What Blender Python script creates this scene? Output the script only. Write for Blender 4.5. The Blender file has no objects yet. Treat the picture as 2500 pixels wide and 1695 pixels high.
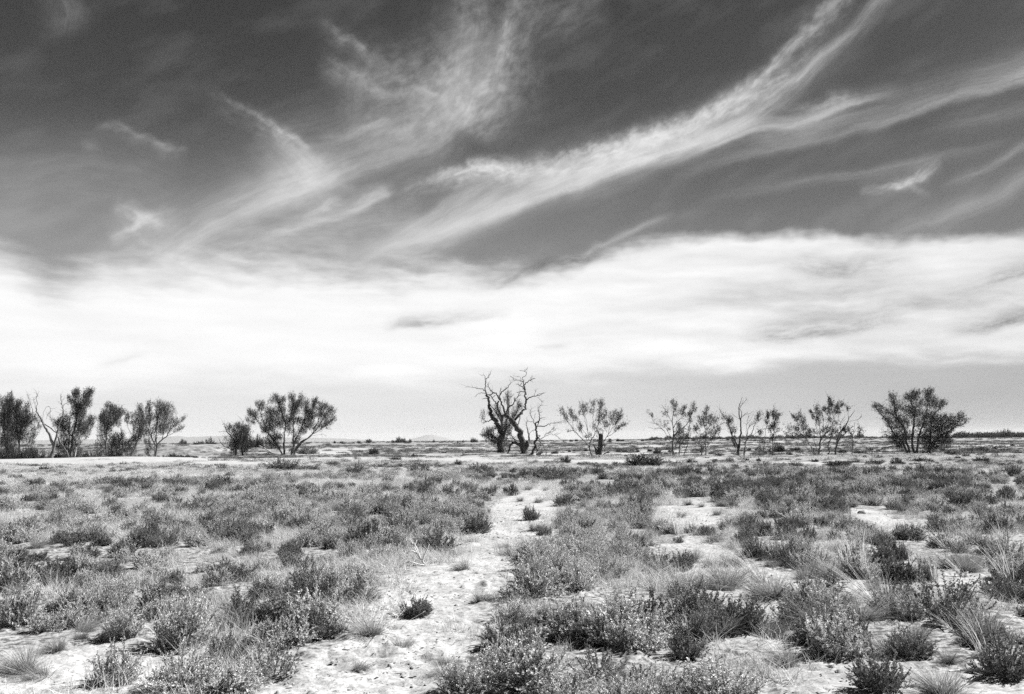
import bpy, math, random
import numpy as np

random.seed(7)
RNG = np.random.default_rng(11)
SC = bpy.context.scene
COL = SC.collection
R = math.radians

# ---------------------------------------------------------------- camera model (photo is 2500 x 1695)
W, H, F = 2500.0, 1695.0, 2222.0
CAM = np.array([0.0, 0.0, 1.6])
TILT = math.atan((1073.5 - 847.5) / F)
ROLL = R(0.47)
_f = np.array([0, math.cos(TILT), math.sin(TILT)])
_r = np.array([1.0, 0, 0])
_u = np.array([0, -math.sin(TILT), math.cos(TILT)])
CR = _r * math.cos(ROLL) - _u * math.sin(ROLL)
CU = _u * math.cos(ROLL) + _r * math.sin(ROLL)
CF = _f


def ray(px, py):
    d = CF + CR * ((px - W / 2) / F) + CU * ((H / 2 - py) / F)
    return d / np.linalg.norm(d)


def project(P):
    d = np.asarray(P, float) - CAM
    z = d @ CF
    z = np.where(np.abs(z) < 1e-6, 1e-6, z)
    return W / 2 + F * (d @ CR) / z, H / 2 - F * (d @ CU) / z, z


# ---------------------------------------------------------------- noise
def _hash(ix, iy, seed):
    n = (ix.astype(np.int64) * 374761393 + iy.astype(np.int64) * 668265263 + seed * 974711) & 0xFFFFFFFF
    n = ((n ^ (n >> 13)) * 1274126177) & 0xFFFFFFFF
    n = (n ^ (n >> 16)) & 0xFFFFFFFF
    return n / 4294967295.0


def vnoise(x, y, seed=0):
    x = np.asarray(x, float); y = np.asarray(y, float)
    ix = np.floor(x); iy = np.floor(y)
    fx = x - ix; fy = y - iy
    fx = fx * fx * fx * (fx * (fx * 6 - 15) + 10); fy = fy * fy * fy * (fy * (fy * 6 - 15) + 10)
    a = _hash(ix, iy, seed); b = _hash(ix + 1, iy, seed)
    c = _hash(ix, iy + 1, seed); d = _hash(ix + 1, iy + 1, seed)
    return (a + (b - a) * fx) * (1 - fy) + (c + (d - c) * fx) * fy


def fbm(x, y, seed=0, octv=4):
    s = 0.0; amp = 0.5; t = 0
    for o in range(octv):
        s = s + amp * vnoise(x * 2 ** o + 13.7 * o, y * 2 ** o - 7.3 * o, seed + o); t += amp; amp *= 0.5
    return s / t


def sstep(a, b, x):
    t = np.clip((x - a) / (b - a), 0, 1)
    return t * t * (3 - 2 * t)


# ---------------------------------------------------------------- terrain height
def polar(px, r):
    """world xy on the bearing of photo column px (at the horizon) and ground distance r"""
    d = ray(px, 1074.0)
    a = math.atan2(d[0], d[1])
    return r * math.sin(a), r * math.cos(a)


MOUNDS = []  # x, y, rx, ry, h


def height(x, y):
    x = np.asarray(x, float); y = np.asarray(y, float)
    r = np.hypot(x, y)
    near = 1 - sstep(18, 45, r)
    h = 0.10 * (fbm(x / 3.1, y / 3.1, 3, 3) - 0.5) * (0.35 + 0.65 * near)
    h = h + near * 0.030 * (fbm(x / 0.55, y / 0.55, 21, 3) - 0.5)
    h = h + 0.30 * (fbm(x / 17.0, y / 17.0, 5, 2) - 0.5) * sstep(6, 40, r)
    h = h + 0.8 * (fbm(x / 90.0, y / 90.0, 9, 2) - 0.5) * sstep(120, 500, r)
    # the bank with a hollow behind it on the left
    az = np.arctan2(x, y)
    left = 1 - sstep(R(-22.5), R(-17.5), az)
    h = h + left * (0.22 * np.exp(-((r - 92) / 9.0) ** 2) - 0.75 * sstep(98, 112, r) * (1 - sstep(135, 170, r)))
    for (mx, my, rx, ry, mh) in MOUNDS:
        q = ((x - mx) / rx) ** 2 + ((y - my) / ry) ** 2
        h = h + mh * (1 - sstep(0.25, 1.0, q))
    return h


_x, _y = polar(428, 150); MOUNDS.append((_x, _y, 9.5, 12.0, 1.35))
_x, _y = polar(620, 128); MOUNDS.append((_x, _y, 11.0, 9.0, 0.35))
_x, _y = polar(1150, 101); MOUNDS.append((_x, _y, 9.0, 6.0, 0.22))


def ground(px, py):
    d = ray(px, py)
    if d[2] > -0.0025:
        d = np.array([d[0], d[1], -0.0025])
    t = -CAM[2] / d[2]
    for k in range(14):
        p = CAM + d * t
        hh = float(height(p[0], p[1]))
        tn = (hh - CAM[2]) / d[2]
        t = t * 0.5 + tn * 0.5
    p = CAM + d * t
    return np.array([p[0], p[1], float(height(p[0], p[1]))])


# ---------------------------------------------------------------- object helpers
def tag(o, label=None, cat=None, group=None, kind=None):
    if label: o['label'] = label
    if cat: o['category'] = cat
    if group: o['group'] = group
    if kind: o['kind'] = kind
    return o


def empty(name, loc):
    o = bpy.data.objects.new(name, None)
    o.empty_display_size = 0.2
    o.location = [float(v) for v in loc]
    COL.objects.link(o)
    return o


class MB:
    """collects quads (numpy) and builds one mesh"""
    def __init__(self):
        self.v = []; self.q = []; self.t = []; self.m = []; self.n = 0

    def add(self, verts, quads, tone=None, mat=0):
        verts = np.asarray(verts, float).reshape(-1, 3); quads = np.asarray(quads, np.int64).reshape(-1, 4)
        self.v.append(verts); self.q.append(quads + self.n)
        if tone is None: tone = np.full(len(verts), 0.5)
        self.t.append(np.broadcast_to(np.asarray(tone, float), (len(verts),)))
        self.m.append(np.full(len(quads), mat, np.int32))
        self.n += len(verts)

    def mesh(self, name, mats, smooth=False):
        V = np.concatenate(self.v); Q = np.concatenate(self.q); T = np.concatenate(self.t); M = np.concatenate(self.m)
        me = bpy.data.meshes.new(name)
        me.vertices.add(len(V)); me.vertices.foreach_set('co', V.astype(np.float32).ravel())
        me.loops.add(len(Q) * 4); me.loops.foreach_set('vertex_index', Q.astype(np.int32).ravel())
        me.polygons.add(len(Q)); me.polygons.foreach_set('loop_start', np.arange(0, len(Q) * 4, 4, dtype=np.int32))
        for m in mats: me.materials.append(m)
        me.polygons.foreach_set('material_index', M)
        if smooth: me.polygons.foreach_set('use_smooth', np.ones(len(Q), bool))
        a = me.attributes.new('tone', 'FLOAT', 'POINT'); a.data.foreach_set('value', T.astype(np.float32))
        me.update(calc_edges=True)
        return me

    def obj(self, name, mats, parent=None, smooth=False, origin=None):
        if origin is not None:
            self.v = [v - np.asarray(origin) for v in self.v]
        o = bpy.data.objects.new(name, self.mesh(name, mats, smooth))
        COL.objects.link(o)
        if parent is not None: o.parent = parent
        return o

    def tube(self, P, rad, sides=5, tone=0.5, mat=0, cap=True):
        P = np.asarray(P, float); n = len(P)
        rad = np.asarray(rad, float)
        T = np.gradient(P, axis=0); T /= np.linalg.norm(T, axis=1)[:, None] + 1e-9
        ref = np.array([0.31, 0.87, 0.38]); 
        A = np.cross(T, ref); A /= np.linalg.norm(A, axis=1)[:, None] + 1e-9
        B = np.cross(T, A)
        ang = np.arange(sides) / sides * 2 * np.pi
        ring = (A[:, None, :] * np.cos(ang)[None, :, None] + B[:, None, :] * np.sin(ang)[None, :, None]) * rad[:, None, None] + P[:, None, :]
        idx = np.arange(n * sides).reshape(n, sides)
        q = np.stack([idx[:-1], np.roll(idx[:-1], -1, 1), np.roll(idx[1:], -1, 1), idx[1:]], -1)
        verts = ring.reshape(-1, 3); quads = q.reshape(-1, 4)
        if cap:
            k = len(verts)
            verts = np.concatenate([verts, P[-1:] + T[-1:] * rad[-1] * 0.6])
            e = idx[-1]
            cq = [[e[i], e[(i + 1) % sides], k, k] for i in range(sides)]
            # degenerate quads avoided: pair the fan into quads where possible
            cq = [[e[i], e[(i + 1) % sides], e[(i + 2) % sides], k] for i in range(0, sides - 1, 2)]
            quads = np.concatenate([quads, np.array(cq)])
        self.add(verts, quads, tone, mat)

    def leaves(self, P, A, ln, wd, tone, mat=0, rng=RNG):
        n = len(P)
        A = A / (np.linalg.norm(A, axis=1)[:, None] + 1e-9)
        B = np.cross(A, rng.normal(size=(n, 3))); B /= np.linalg.norm(B, axis=1)[:, None] + 1e-9
        ln = np.broadcast_to(ln, (n,))[:, None]; wd = np.broadcast_to(wd, (n,))[:, None]
        V = np.stack([P - A * ln * .5, P + B * wd * .5 - A * ln * .06, P + A * ln * .5, P - B * wd * .5 - A * ln * .06], 1)
        self.add(V.reshape(-1, 3), np.arange(n * 4).reshape(n, 4), np.repeat(np.broadcast_to(tone, (n,)), 4), mat)

    def blades(self, P, D, L, bend, wd, tone, segs=3, mat=0, rng=RNG):
        """curved ribbons: start P, direction D, length L, bend vector added by t^2"""
        n = len(P)
        D = D / (np.linalg.norm(D, axis=1)[:, None] + 1e-9)
        S = np.cross(D, rng.normal(size=(n, 3))); S /= np.linalg.norm(S, axis=1)[:, None] + 1e-9
        L = np.broadcast_to(L, (n,)); wd = np.broadcast_to(wd, (n,))
        rows = []
        for k in range(segs + 1):
            t = k / segs
            C = P + D * (L * t)[:, None] + bend * (t * t * L)[:, None]
            w = wd * (1 - 0.85 * t ** 1.5) * 0.5
            rows.append(np.stack([C - S * w[:, None], C + S * w[:, None]], 1))
        V = np.stack(rows, 1).reshape(-1, 3)      # n, segs+1, 2
        b = np.arange(n)[:, None, None] * (2 * (segs + 1)) + np.arange(segs)[None, :, None] * 2
        q = (b + np.array([0, 1, 3, 2])[None, None, :]).reshape(-1, 4)
        self.add(V, q, np.repeat(np.broadcast_to(tone, (n,)), 2 * (segs + 1)), mat)


def smooth_path(P, sub=4, jit=0.0, rng=RNG):
    P = np.asarray(P, float)
    if len(P) < 2: return P
    Q = np.concatenate([[2 * P[0] - P[1]], P, [2 * P[-1] - P[-2]]])
    out = []
    for i in range(1, len(Q) - 2):
        p0, p1, p2, p3 = Q[i - 1], Q[i], Q[i + 1], Q[i + 2]
        for k in range(sub):
            t = k / sub
            out.append(0.5 * ((2 * p1) + (p2 - p0) * t + (2 * p0 - 5 * p1 + 4 * p2 - p3) * t * t + (-p0 + 3 * p1 - 3 * p2 + p3) * t ** 3))
    out.append(P[-1])
    out = np.array(out)
    if jit > 0 and len(out) > 2:
        out[1:-1] += rng.normal(size=(len(out) - 2, 3)) * jit
    return out


# ---------------------------------------------------------------- materials
def new_mat(name):
    m = bpy.data.materials.new(name); m.use_nodes = True
    nt = m.node_tree; nt.nodes.clear()
    return m, nt


def N(nt, typ, **kw):
    n = nt.nodes.new(typ)
    for k, v in kw.items():
        if k.startswith('i_'): n.inputs[int(k[2:])].default_value = v
        else: setattr(n, k, v)
    return n


def grey(v): return (v, v, v, 1)


def mathn(nt, op, a, b=None, c=None, clamp=False):
    n = nt.nodes.new('ShaderNodeMath'); n.operation = op; n.use_clamp = clamp
    for i, x in enumerate((a, b, c)):
        if x is None: continue
        if isinstance(x, (int, float)): n.inputs[i].default_value = x
        else: nt.links.new(x, n.inputs[i])
    return n.outputs[0]


def leaf_mat(name, lo, hi, trans=0.25, objvar=0.25, rough=0.7):
    m, nt = new_mat(name); L = nt.links
    at = N(nt, 'ShaderNodeAttribute', attribute_name='tone')
    oi = N(nt, 'ShaderNodeObjectInfo')
    v = mathn(nt, 'MULTIPLY_ADD', at.outputs['Fac'], hi - lo, lo)
    k = mathn(nt, 'MULTIPLY_ADD', oi.outputs['Random'], 2 * objvar, 1 - objvar)
    v = mathn(nt, 'MULTIPLY', v, k, clamp=True)
    c = N(nt, 'ShaderNodeCombineColor')
    for i in range(3): L.new(v, c.inputs[i])
    b = N(nt, 'ShaderNodeBsdfPrincipled'); b.inputs['Roughness'].default_value = rough
    b.inputs['Specular IOR Level'].default_value = 0.25
    L.new(c.outputs[0], b.inputs['Base Color'])
    t = N(nt, 'ShaderNodeBsdfTranslucent'); L.new(c.outputs[0], t.inputs['Color'])
    mx = N(nt, 'ShaderNodeMixShader'); mx.inputs[0].default_value = trans
    L.new(b.outputs[0], mx.inputs[1]); L.new(t.outputs[0], mx.inputs[2])
    o = N(nt, 'ShaderNodeOutputMaterial'); L.new(mx.outputs[0], o.inputs['Surface'])
    return m


def bark_mat(name, lo, hi, scale=9.0):
    m, nt = new_mat(name); L = nt.links
    tc = N(nt, 'ShaderNodeTexCoord')
    mp = N(nt, 'ShaderNodeMapping'); mp.inputs['Scale'].default_value = (1, 1, 0.25); L.new(tc.outputs['Object'], mp.inputs[0])
    nz = N(nt, 'ShaderNodeTexNoise'); nz.inputs['Scale'].default_value = scale; nz.inputs['Detail'].default_value = 6
    L.new(mp.outputs[0], nz.inputs['Vector'])
    rp = N(nt, 'ShaderNodeValToRGB'); rp.color_ramp.elements[0].color = grey(lo); rp.color_ramp.elements[1].color = grey(hi)
    rp.color_ramp.elements[0].position = 0.3; rp.color_ramp.elements[1].position = 0.72
    L.new(nz.outputs['Fac'], rp.inputs[0])
    b = N(nt, 'ShaderNodeBsdfPrincipled'); b.inputs['Roughness'].default_value = 0.85; b.inputs['Specular IOR Level'].default_value = 0.2
    L.new(rp.outputs[0], b.inputs['Base Color'])
    bp = N(nt, 'ShaderNodeBump'); bp.inputs['Strength'].default_value = 0.5; bp.inputs['Distance'].default_value = 0.03
    L.new(nz.outputs['Fac'], bp.inputs['Height']); L.new(bp.outputs[0], b.inputs['Normal'])
    o = N(nt, 'ShaderNodeOutputMaterial'); L.new(b.outputs[0], o.inputs['Surface'])
    return m


M_SALT = leaf_mat('pale_saltbush_leaf', 0.34, 0.78, 0.14, 0.15)
M_SALTD = leaf_mat('dark_saltbush_leaf', 0.05, 0.34, 0.12, 0.25)
M_SHRUB = leaf_mat('dark_shrub_leaf', 0.012, 0.075, 0.15, 0.25)
M_GREYSH = leaf_mat('grey_shrub_leaf', 0.08, 0.32, 0.15, 0.25)
M_GRASS = leaf_mat('tussock_blade', 0.10, 0.44, 0.25, 0.25)
M_FINE = leaf_mat('fine_grass_blade', 0.30, 0.80, 0.28, 0.2)
M_STRAW = leaf_mat('dry_straw', 0.50, 0.80, 0.3, 0.1)
M_TREE = leaf_mat('tree_leaf', 0.02, 0.085, 0.2, 0.12)
M_TREEG = leaf_mat('grey_tree_leaf', 0.03, 0.12, 0.25, 0.1)
M_WOOD = bark_mat('shrub_wood', 0.08, 0.25, 30)
M_BARK = bark_mat('dark_bark', 0.045, 0.20, 7)
M_DEAD = bark_mat('weathered_deadwood', 0.018, 0.12, 6)
M_PALE = bark_mat('bleached_and_sunlit_deadwood', 0.45, 0.75, 14)
# ================================================================ SKY (world, purely by direction)
SUN_AZ, SUN_EL = 62.0, 42.0      # degrees clockwise from straight ahead, and above the horizon


def uv_of(px, py):
    d = ray(px, py)
    return math.atan2(d[0], d[1]) * F, math.asin(d[2]) * F



def gnoise(x, y, seed=0):
    """gradient noise, about 0..1"""
    ix = np.floor(x); iy = np.floor(y); fx = x - ix; fy = y - iy
    def g(dx, dy):
        a = _hash(ix + dx, iy + dy, seed) * 2 * np.pi
        return np.cos(a) * (fx - dx) + np.sin(a) * (fy - dy)
    u = fx ** 3 * (fx * (fx * 6 - 15) + 10); v = fy ** 3 * (fy * (fy * 6 - 15) + 10)
    a = g(0, 0) * (1 - u) + g(1, 0) * u; b = g(0, 1) * (1 - u) + g(1, 1) * u
    return 0.5 + 0.75 * (a * (1 - v) + b * v)


def gfbm(x, y, seed=0, octv=4, rough=0.5):
    s = 0.0; t = 0.0; a = 1.0
    for o in range(octv):
        s = s + a * gnoise(x * 2 ** o + 5.3 * o, y * 2 ** o + 9.1 * o, seed + 17 * o); t += a; a *= rough
    return s / t


def hermite(x, xs, ys):
    """smooth curve through points, flat beyond the ends"""
    xs = np.asarray(xs, float); ys = np.asarray(ys, float)
    m = np.gradient(ys, xs)
    x = np.clip(x, xs[0], xs[-1])
    i = np.clip(np.searchsorted(xs, x) - 1, 0, len(xs) - 2)
    h = xs[i + 1] - xs[i]; t = (x - xs[i]) / h
    return ((2 * t ** 3 - 3 * t ** 2 + 1) * ys[i] + (t ** 3 - 2 * t ** 2 + t) * h * m[i]
            + (-2 * t ** 3 + 3 * t ** 2) * ys[i + 1] + (t ** 3 - t ** 2) * h * m[i + 1])


# the cirrus lies on a shell of directions round the place: dense in front, coarse behind
CS = 3.1
cu = np.concatenate([np.linspace(-math.pi * F, -1700, 90)[:-1], np.arange(-1700, 1700, CS), np.linspace(1700, math.pi * F, 90)])
cv = np.concatenate([np.arange(-6, 1320, CS)])
U0, V0 = np.meshgrid(cu, cv)
wa0, wa1 = gfbm(U0 / 190, V0 / 190, 1, 2), gfbm(U0 / 190, V0 / 190, 2, 2)
wb0, wb1 = gfbm(U0 / 50, V0 / 50, 3, 3, .55), gfbm(U0 / 50, V0 / 50, 4, 3, .55)


def warped(a, b):
    return U0 + (wa0 - .5) * a + (wb0 - .5) * b, V0 + (wa1 - .5) * a + (wb1 - .5) * b


W_SOFT = warped(22, 9)
W_CURL = warped(26, 24)
WID = 1.18
TOTAL = np.zeros_like(U0); NEG = np.zeros_like(U0)
_seed = [100]


def stroke(pts, amp, wu, wdn, k=0.6, curl=False, sa=170.0, sb=13.0, neg=False, sk=.38):
    """a cirrus streak along the polyline pts; amp = densities along it; wu/wdn = softness above and below"""
    global TOTAL, NEG
    P = [uv_of(*p) for p in pts]
    th = math.atan2(P[-1][1] - P[0][1], P[-1][0] - P[0][0]); c, s = math.cos(th), math.sin(th)
    if c < -1e-6 or (abs(c) < 1e-6 and s < 0):
        P = P[::-1]; amp = amp[::-1]; c, s = -c, -s
    A_ = [p[0] * c + p[1] * s for p in P]; T_ = [-p[0] * s + p[1] * c for p in P]
    Uw, Vw = W_CURL if curl else W_SOFT
    # only the part of the shell near the streak
    us = [p[0] for p in P]; vs_ = [p[1] for p in P]; m_ = 2.4 * max(wu, wdn) + 45
    i0, i1 = np.searchsorted(cu, [min(us) - m_, max(us) + m_]); j0, j1 = np.searchsorted(cv, [min(vs_) - m_, max(vs_) + m_])
    if i1 <= i0 or j1 <= j0: return
    sl_ = (slice(j0, j1), slice(i0, i1))
    Uw = Uw[sl_]; Vw = Vw[sl_]
    ss = Uw * c + Vw * s; tt = -Uw * s + Vw * c
    d = tt - hermite(ss, A_, T_)
    A = hermite(ss, A_, amp)
    dd = np.maximum(d / (wu * WID), -d / (wdn * WID))
    p = (1 - sk) * np.exp(-dd * dd * 1.25) + sk * np.exp(-np.abs(dd) * 1.15)
    _seed[0] += 31
    nz = gfbm(ss / (sa * 1.3), d / (sb * 3.0), _seed[0], 4, .55)
    nz2 = gfbm(ss / (sa * .30), d / (sb * .8), _seed[0] + 3, 3, .55)
    tx = 1 - k + k * 1.8 * sstep(0.25, 0.75, .72 * nz + .28 * nz2)
    nz3 = gfbm(ss / (sa * .55), d / (sb * .28), _seed[0] + 5, 2, .5)
    tx = tx * (.86 + .28 * sstep(.3, .7, nz3))
    if curl:
        fr = gfbm(U0[sl_] / 34 + wa0[sl_] * 3, V0[sl_] / 22 - U0[sl_] / 70, _seed[0] + 11, 5, .62)
        tx = tx * (0.62 + 0.76 * sstep(.28, .72, fr))
    r = np.maximum(A * p * tx, 0)
    e_ = 60.0
    r = r * (1 if amp[0] == 0 else sstep(A_[0] - e_, A_[0], ss)) * (1 if amp[-1] == 0 else 1 - sstep(A_[-1], A_[-1] + e_, ss))
    if neg: NEG[sl_] += r
    else: TOTAL[sl_] += r


# the long bright streak with its lumpy upper edge, crisp lower edge and trailing veil
stroke([(960, 482), (1090, 428), (1180, 412), (1300, 414), (1400, 404), (1480, 380), (1590, 338), (1690, 300), (1770, 252), (1850, 196), (1920, 128), (1980, 62), (2040, 0)],
       [0, .40, .80, .55, .62, .85, .88, .74, .54, .42, .36, .32, .28], 13, 26, .6, True, 110, 12, sk=.35)
stroke([(1030, 440), (1110, 415), (1190, 398), (1260, 405), (1340, 396), (1420, 372), (1500, 352), (1600, 322), (1700, 280), (1790, 232), (1850, 180)],
       [0, .30, .42, .26, .32, .40, .44, .44, .40, .26, 0], 14, 12, .95, True, 34, 12, sk=.2)
stroke([(940, 640), (1080, 578), (1220, 522), (1340, 470), (1450, 437), (1560, 398), (1680, 356), (1800, 306)],
       [0, .26, .44, .62, .76, .80, .60, .20], 30, 11, .4, False, 220, 10, sk=.12)
stroke([(1000, 620), (1120, 540), (1230, 480), (1330, 442), (1440, 420), (1560, 375), (1680, 330)], [0, .26, .36, .40, .42, .34, 0], 40, 40, .55, False, 240, 18, sk=.2)
stroke([(860, 640), (960, 590), (1060, 530), (1160, 470), (1230, 436)], [0, .22, .30, .30, 0], 22, 26, .6, False, 220, 14)
stroke([(1560, 405), (1700, 348), (1853, 270), (1931, 213), (2003, 141), (2082, 68), (2150, -5)], [.1, .56, .50, .42, .36, .28, .24], 15, 19, .6, False, 160, 10, sk=.35)
stroke([(1640, 335), (1760, 266), (1850, 219), (1930, 178), (2010, 112)], [0, .36, .36, .22, 0], 22, 26, .8, True, 90, 14, sk=.25)
stroke([(1640, 398), (1760, 347), (1853, 315), (1961, 302), (2046, 267), (2124, 242), (2220, 224)], [.1, .50, .46, .34, .40, .22, 0], 20, 6, .5, False, 200, 8, sk=.15)
stroke([(1800, 345), (1900, 330), (2000, 300), (2100, 280)], [0, .14, .14, 0], 24, 16, .6, False, 150, 10)
stroke([(1900, 254), (1990, 264), (2040, 242), (2100, 238)], [0, .18, .30, 0], 11, 11, .8, True, 60, 10)
# right hand bands
stroke([(1640, 440), (1760, 402), (1913, 362), (2094, 313), (2214, 276), (2335, 241), (2500, 196)], [0, .10, .16, .22, .26, .28, .42], 40, 9, .5, False, 260, 12, sk=.2)
stroke([(2095, 470), (2150, 456), (2214, 446), (2250, 424), (2300, 398)], [0, .26, .44, .32, 0], 15, 10, .7, True, 60, 8)
stroke([(2180, 436), (2225, 452), (2275, 476)], [0, .22, 0], 8, 8, .5, True, 60, 8)
stroke([(1720, 488), (1880, 455), (2094, 420), (2250, 392), (2420, 352)], [0, .08, .12, .12, .05], 9, 12, .5, False, 240, 8)
stroke([(2290, 462), (2360, 436), (2430, 402), (2510, 352)], [0, .17, .16, .12], 11, 10, .6, False, 120, 8)
stroke([(2100, 600), (2214, 562), (2335, 520), (2430, 478), (2510, 428)], [0, .12, .18, .17, .2], 20, 20, .5, False, 200, 12)
stroke([(2250, 330), (2350, 300), (2510, 262)], [0, .08, .10], 26, 22, .6, False, 200, 12)
stroke([(1395, 655), (1440, 616), (1500, 584), (1570, 555), (1650, 520)], [.2, .20, .28, .26, 0], 7, 6, .35, False, 200, 6)
# left: the V wisp, plume and sweeping arc
stroke([(500, 212), (560, 248), (620, 283), (681, 319), (723, 350), (770, 388), (830, 432)], [0, .10, .16, .30, .34, .18, 0], 10, 26, .7, True, 120, 10, sk=.5)
stroke([(620, 320), (690, 370), (760, 430), (820, 500)], [0, .22, .26, 0], 34, 60, .5, False, 160, 26)
stroke([(640, 500), (720, 440), (800, 420), (880, 400)], [0, .20, .20, 0], 50, 60, .6, True, 120, 24)
stroke([(1270, -10), (1240, 60), (1222, 150), (1185, 225), (1150, 285), (1120, 330)], [.16, .22, .34, .42, .38, 0], 22, 62, .45, True, 120, 30)
stroke([(1160, -10), (1150, 140), (1130, 230), (1080, 310)], [.10, .18, .28, .1], 56, 60, .5, True, 110, 30)
stroke([(1140, 290), (1075, 345), (980, 385), (850, 420), (740, 462), (603, 520), (500, 570), (400, 640)], [.1, .26, .22, .26, .40, .36, .34, .22], 46, 16, .5, False, 260, 14, sk=.4)
stroke([(760, 40), (830, 85), (892, 121), (980, 175)], [0, .12, .14, 0], 14, 24, .7, True, 110, 12)
stroke([(780, 138), (830, 165), (892, 193), (960, 250)], [0, .14, .18, 0], 14, 30, .7, True, 110, 12)
stroke([(1000, 242), (1040, 226), (1080, 240), (1110, 275)], [0, .24, .20, 0], 8, 10, .4, True, 80, 8)
stroke([(770, 322), (850, 322), (910, 311), (965, 284)], [0, .14, .18, 0], 8, 22, .5, True, 100, 10)
stroke([(800, 270), (930, 240), (1060, 200), (1180, 120)], [0, .16, .22, .1], 80, 80, .7, True, 120, 34)
stroke([(850, 400), (960, 340), (1060, 280), (1140, 200)], [0, .16, .18, .1], 50, 60, .6, True, 140, 30)
stroke([(225, 312), (289, 310), (362, 343), (416, 362), (460, 372)], [0, .15, .12, .15, 0], 9, 18, .6, True, 80, 10)
stroke([(200, 352), (232, 362), (262, 366)], [0, .09, 0], 10, 12, .5, True, 60, 10)
stroke([(270, 488), (310, 508), (356, 536), (400, 548), (450, 566)], [0, .22, .30, .18, 0], 15, 18, .7, True, 80, 10)
stroke([(262, 590), (300, 572), (356, 540), (400, 522), (450, 512)], [0, .28, .38, .16, 0], 11, 13, .6, True, 80, 9)
stroke([(250, 560), (340, 600), (420, 640), (500, 650)], [0, .16, .18, 0], 46, 40, .6, True, 120, 20)
stroke([(640, 585), (720, 562), (784, 542), (874, 512), (935, 480), (970, 462)], [0, .26, .34, .34, .28, 0], 20, 8, .5, False, 150, 8, sk=.25)
stroke([(740, 536), (776, 518), (806, 500), (836, 480)], [0, .28, .36, 0], 9, 9, .5, True, 60, 8)
stroke([(850, 500), (890, 475), (930, 470), (960, 476)], [0, .22, .22, 0], 14, 16, .6, True, 70, 10)
stroke([(420, 650), (560, 590), (700, 565), (850, 565), (1000, 550)], [.16, .28, .24, .24, .1], 80, 70, .7, False, 180, 20)
stroke([(880, 640), (1000, 600), (1120, 560), (1260, 500)], [.14, .28, .30, .2], 28, 26, .6, False, 240, 12)
stroke([(150, -20), (178, 40), (170, 100)], [.12, .12, 0], 26, 34, .6, False, 100, 20)
stroke([(1290, 60), (1360, 40), (1440, 10)], [0, .08, .06], 50, 50, .6, True, 120, 24)
stroke([(20, 430), (160, 410), (300, 420), (460, 470)], [.05, .08, .08, 0], 60, 80, .6, False, 200, 30)
stroke([(600, 470), (760, 410), (960, 350), (1100, 300)], [.06, .14, .12, 0], 90, 70, .6, False, 220, 24)
# grey slots in the low white bank
stroke([(930, 808), (1010, 790), (1100, 780), (1260, 764)], [0, .20, .17, 0], 20, 8, .6, False, 120, 9, neg=True)
stroke([(1800, 828), (1900, 826), (2000, 820), (2120, 800), (2280, 770)], [0, .17, .18, .14, 0], 34, 9, .7, False, 110, 9, neg=True, sk=.25)
stroke([(2300, 818), (2400, 808), (2450, 796), (2520, 778)], [0, .17, .22, .24], 20, 8, .6, False, 110, 8, neg=True, sk=.25)
stroke([(2280, 722), (2400, 700), (2460, 682), (2530, 656)], [0, .08, .18, .22], 22, 11, .6, False, 110, 9, neg=True)
stroke([(1860, 640), (1960, 656), (2050, 668), (2130, 652), (2250, 636)], [0, .09, .14, .12, 0], 34, 12, .8, False, 100, 12, neg=True)
stroke([(1270, 660), (1350, 640), (1420, 634), (1510, 612)], [.1, .34, .34, 0], 38, 14, .6, False, 90, 14, neg=True)
stroke([(1160, 700), (1240, 688), (1290, 668), (1340, 640)], [0, .22, .26, .2], 24, 10, .6, False, 90, 12, neg=True)
stroke([(230, 890), (300, 884), (370, 868)], [0, .07, 0], 9, 7, .5, False, 100, 8, neg=True)
stroke([(1290, 846), (1340, 844), (1400, 838)], [0, .08, 0], 10, 7, .5, False, 80, 8, neg=True)
stroke([(1560, 760), (1800, 744), (2050, 752), (2300, 740), (2500, 745)], [0, .05, .09, .08, .08], 46, 36, .9, False, 180, 16, neg=True)
stroke([(1700, 690), (1900, 720), (2100, 700), (2300, 660)], [0, .05, .06, 0], 40, 30, .9, False, 140, 14, neg=True)

# the low white bank: upper edge over azimuth
Ub, Vb = warped(22, 22); Ut, Vt = warped(20, 7)
edge_px = [(-900, 610), (-300, 600), (0, 628), (60, 655), (130, 686), (230, 662), (420, 652), (600, 640), (760, 655), (900, 668), (1080, 660), (1200, 668), (1290, 662), (1380, 648),
           (1480, 612), (1600, 588), (1720, 578), (1880, 572), (2020, 576), (2200, 586), (2340, 580), (2500, 574), (2900, 590), (3400, 600)]
E = [uv_of(*p) for p in edge_px]
depth = hermite(Ub, [e[0] for e in E], [e[1] for e in E]) - Vb
def ramp(x, a, b, c, d): return c + (d - c) * np.clip((x - a) / (b - a), 0, 1)
ux = lambda px: uv_of(px, 700)[0]
soft = ramp(U0, ux(900), ux(1750), 150, 40)
bt0 = gfbm((Ut + 2 * Vt) / 120, Vt / 26 - Ut / 500, 930, 4, .6)
bank = sstep(0, 1, (depth + (bt0 - .5) * soft * .55 + soft * .45) / soft)
bt = gfbm((Ut + 3 * Vt) / 330, Vt / 55 - Ut / 900, 900, 5, .55)
white = ramp(U0, ux(1250), ux(2300), 0.985, 0.915) + (bt - .5) * ramp(U0, ux(900), ux(1800), 0.09, 0.24)
lowv = hermite(U0, [ux(-1500), ux(100), ux(1250), ux(2400), ux(4500)], [.9, .905, .865, .71, .7]) + .05 * (bt - .5)
lowc = uv_of(1250, 935)[1] + ramp(U0, ux(300), ux(2300), 0, 38); lowh = ramp(U0, ux(300), ux(2000), 55, 22)
lowm = sstep(-1, 1, (V0 - lowc + (bt - .5) * 70) / lowh)
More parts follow.
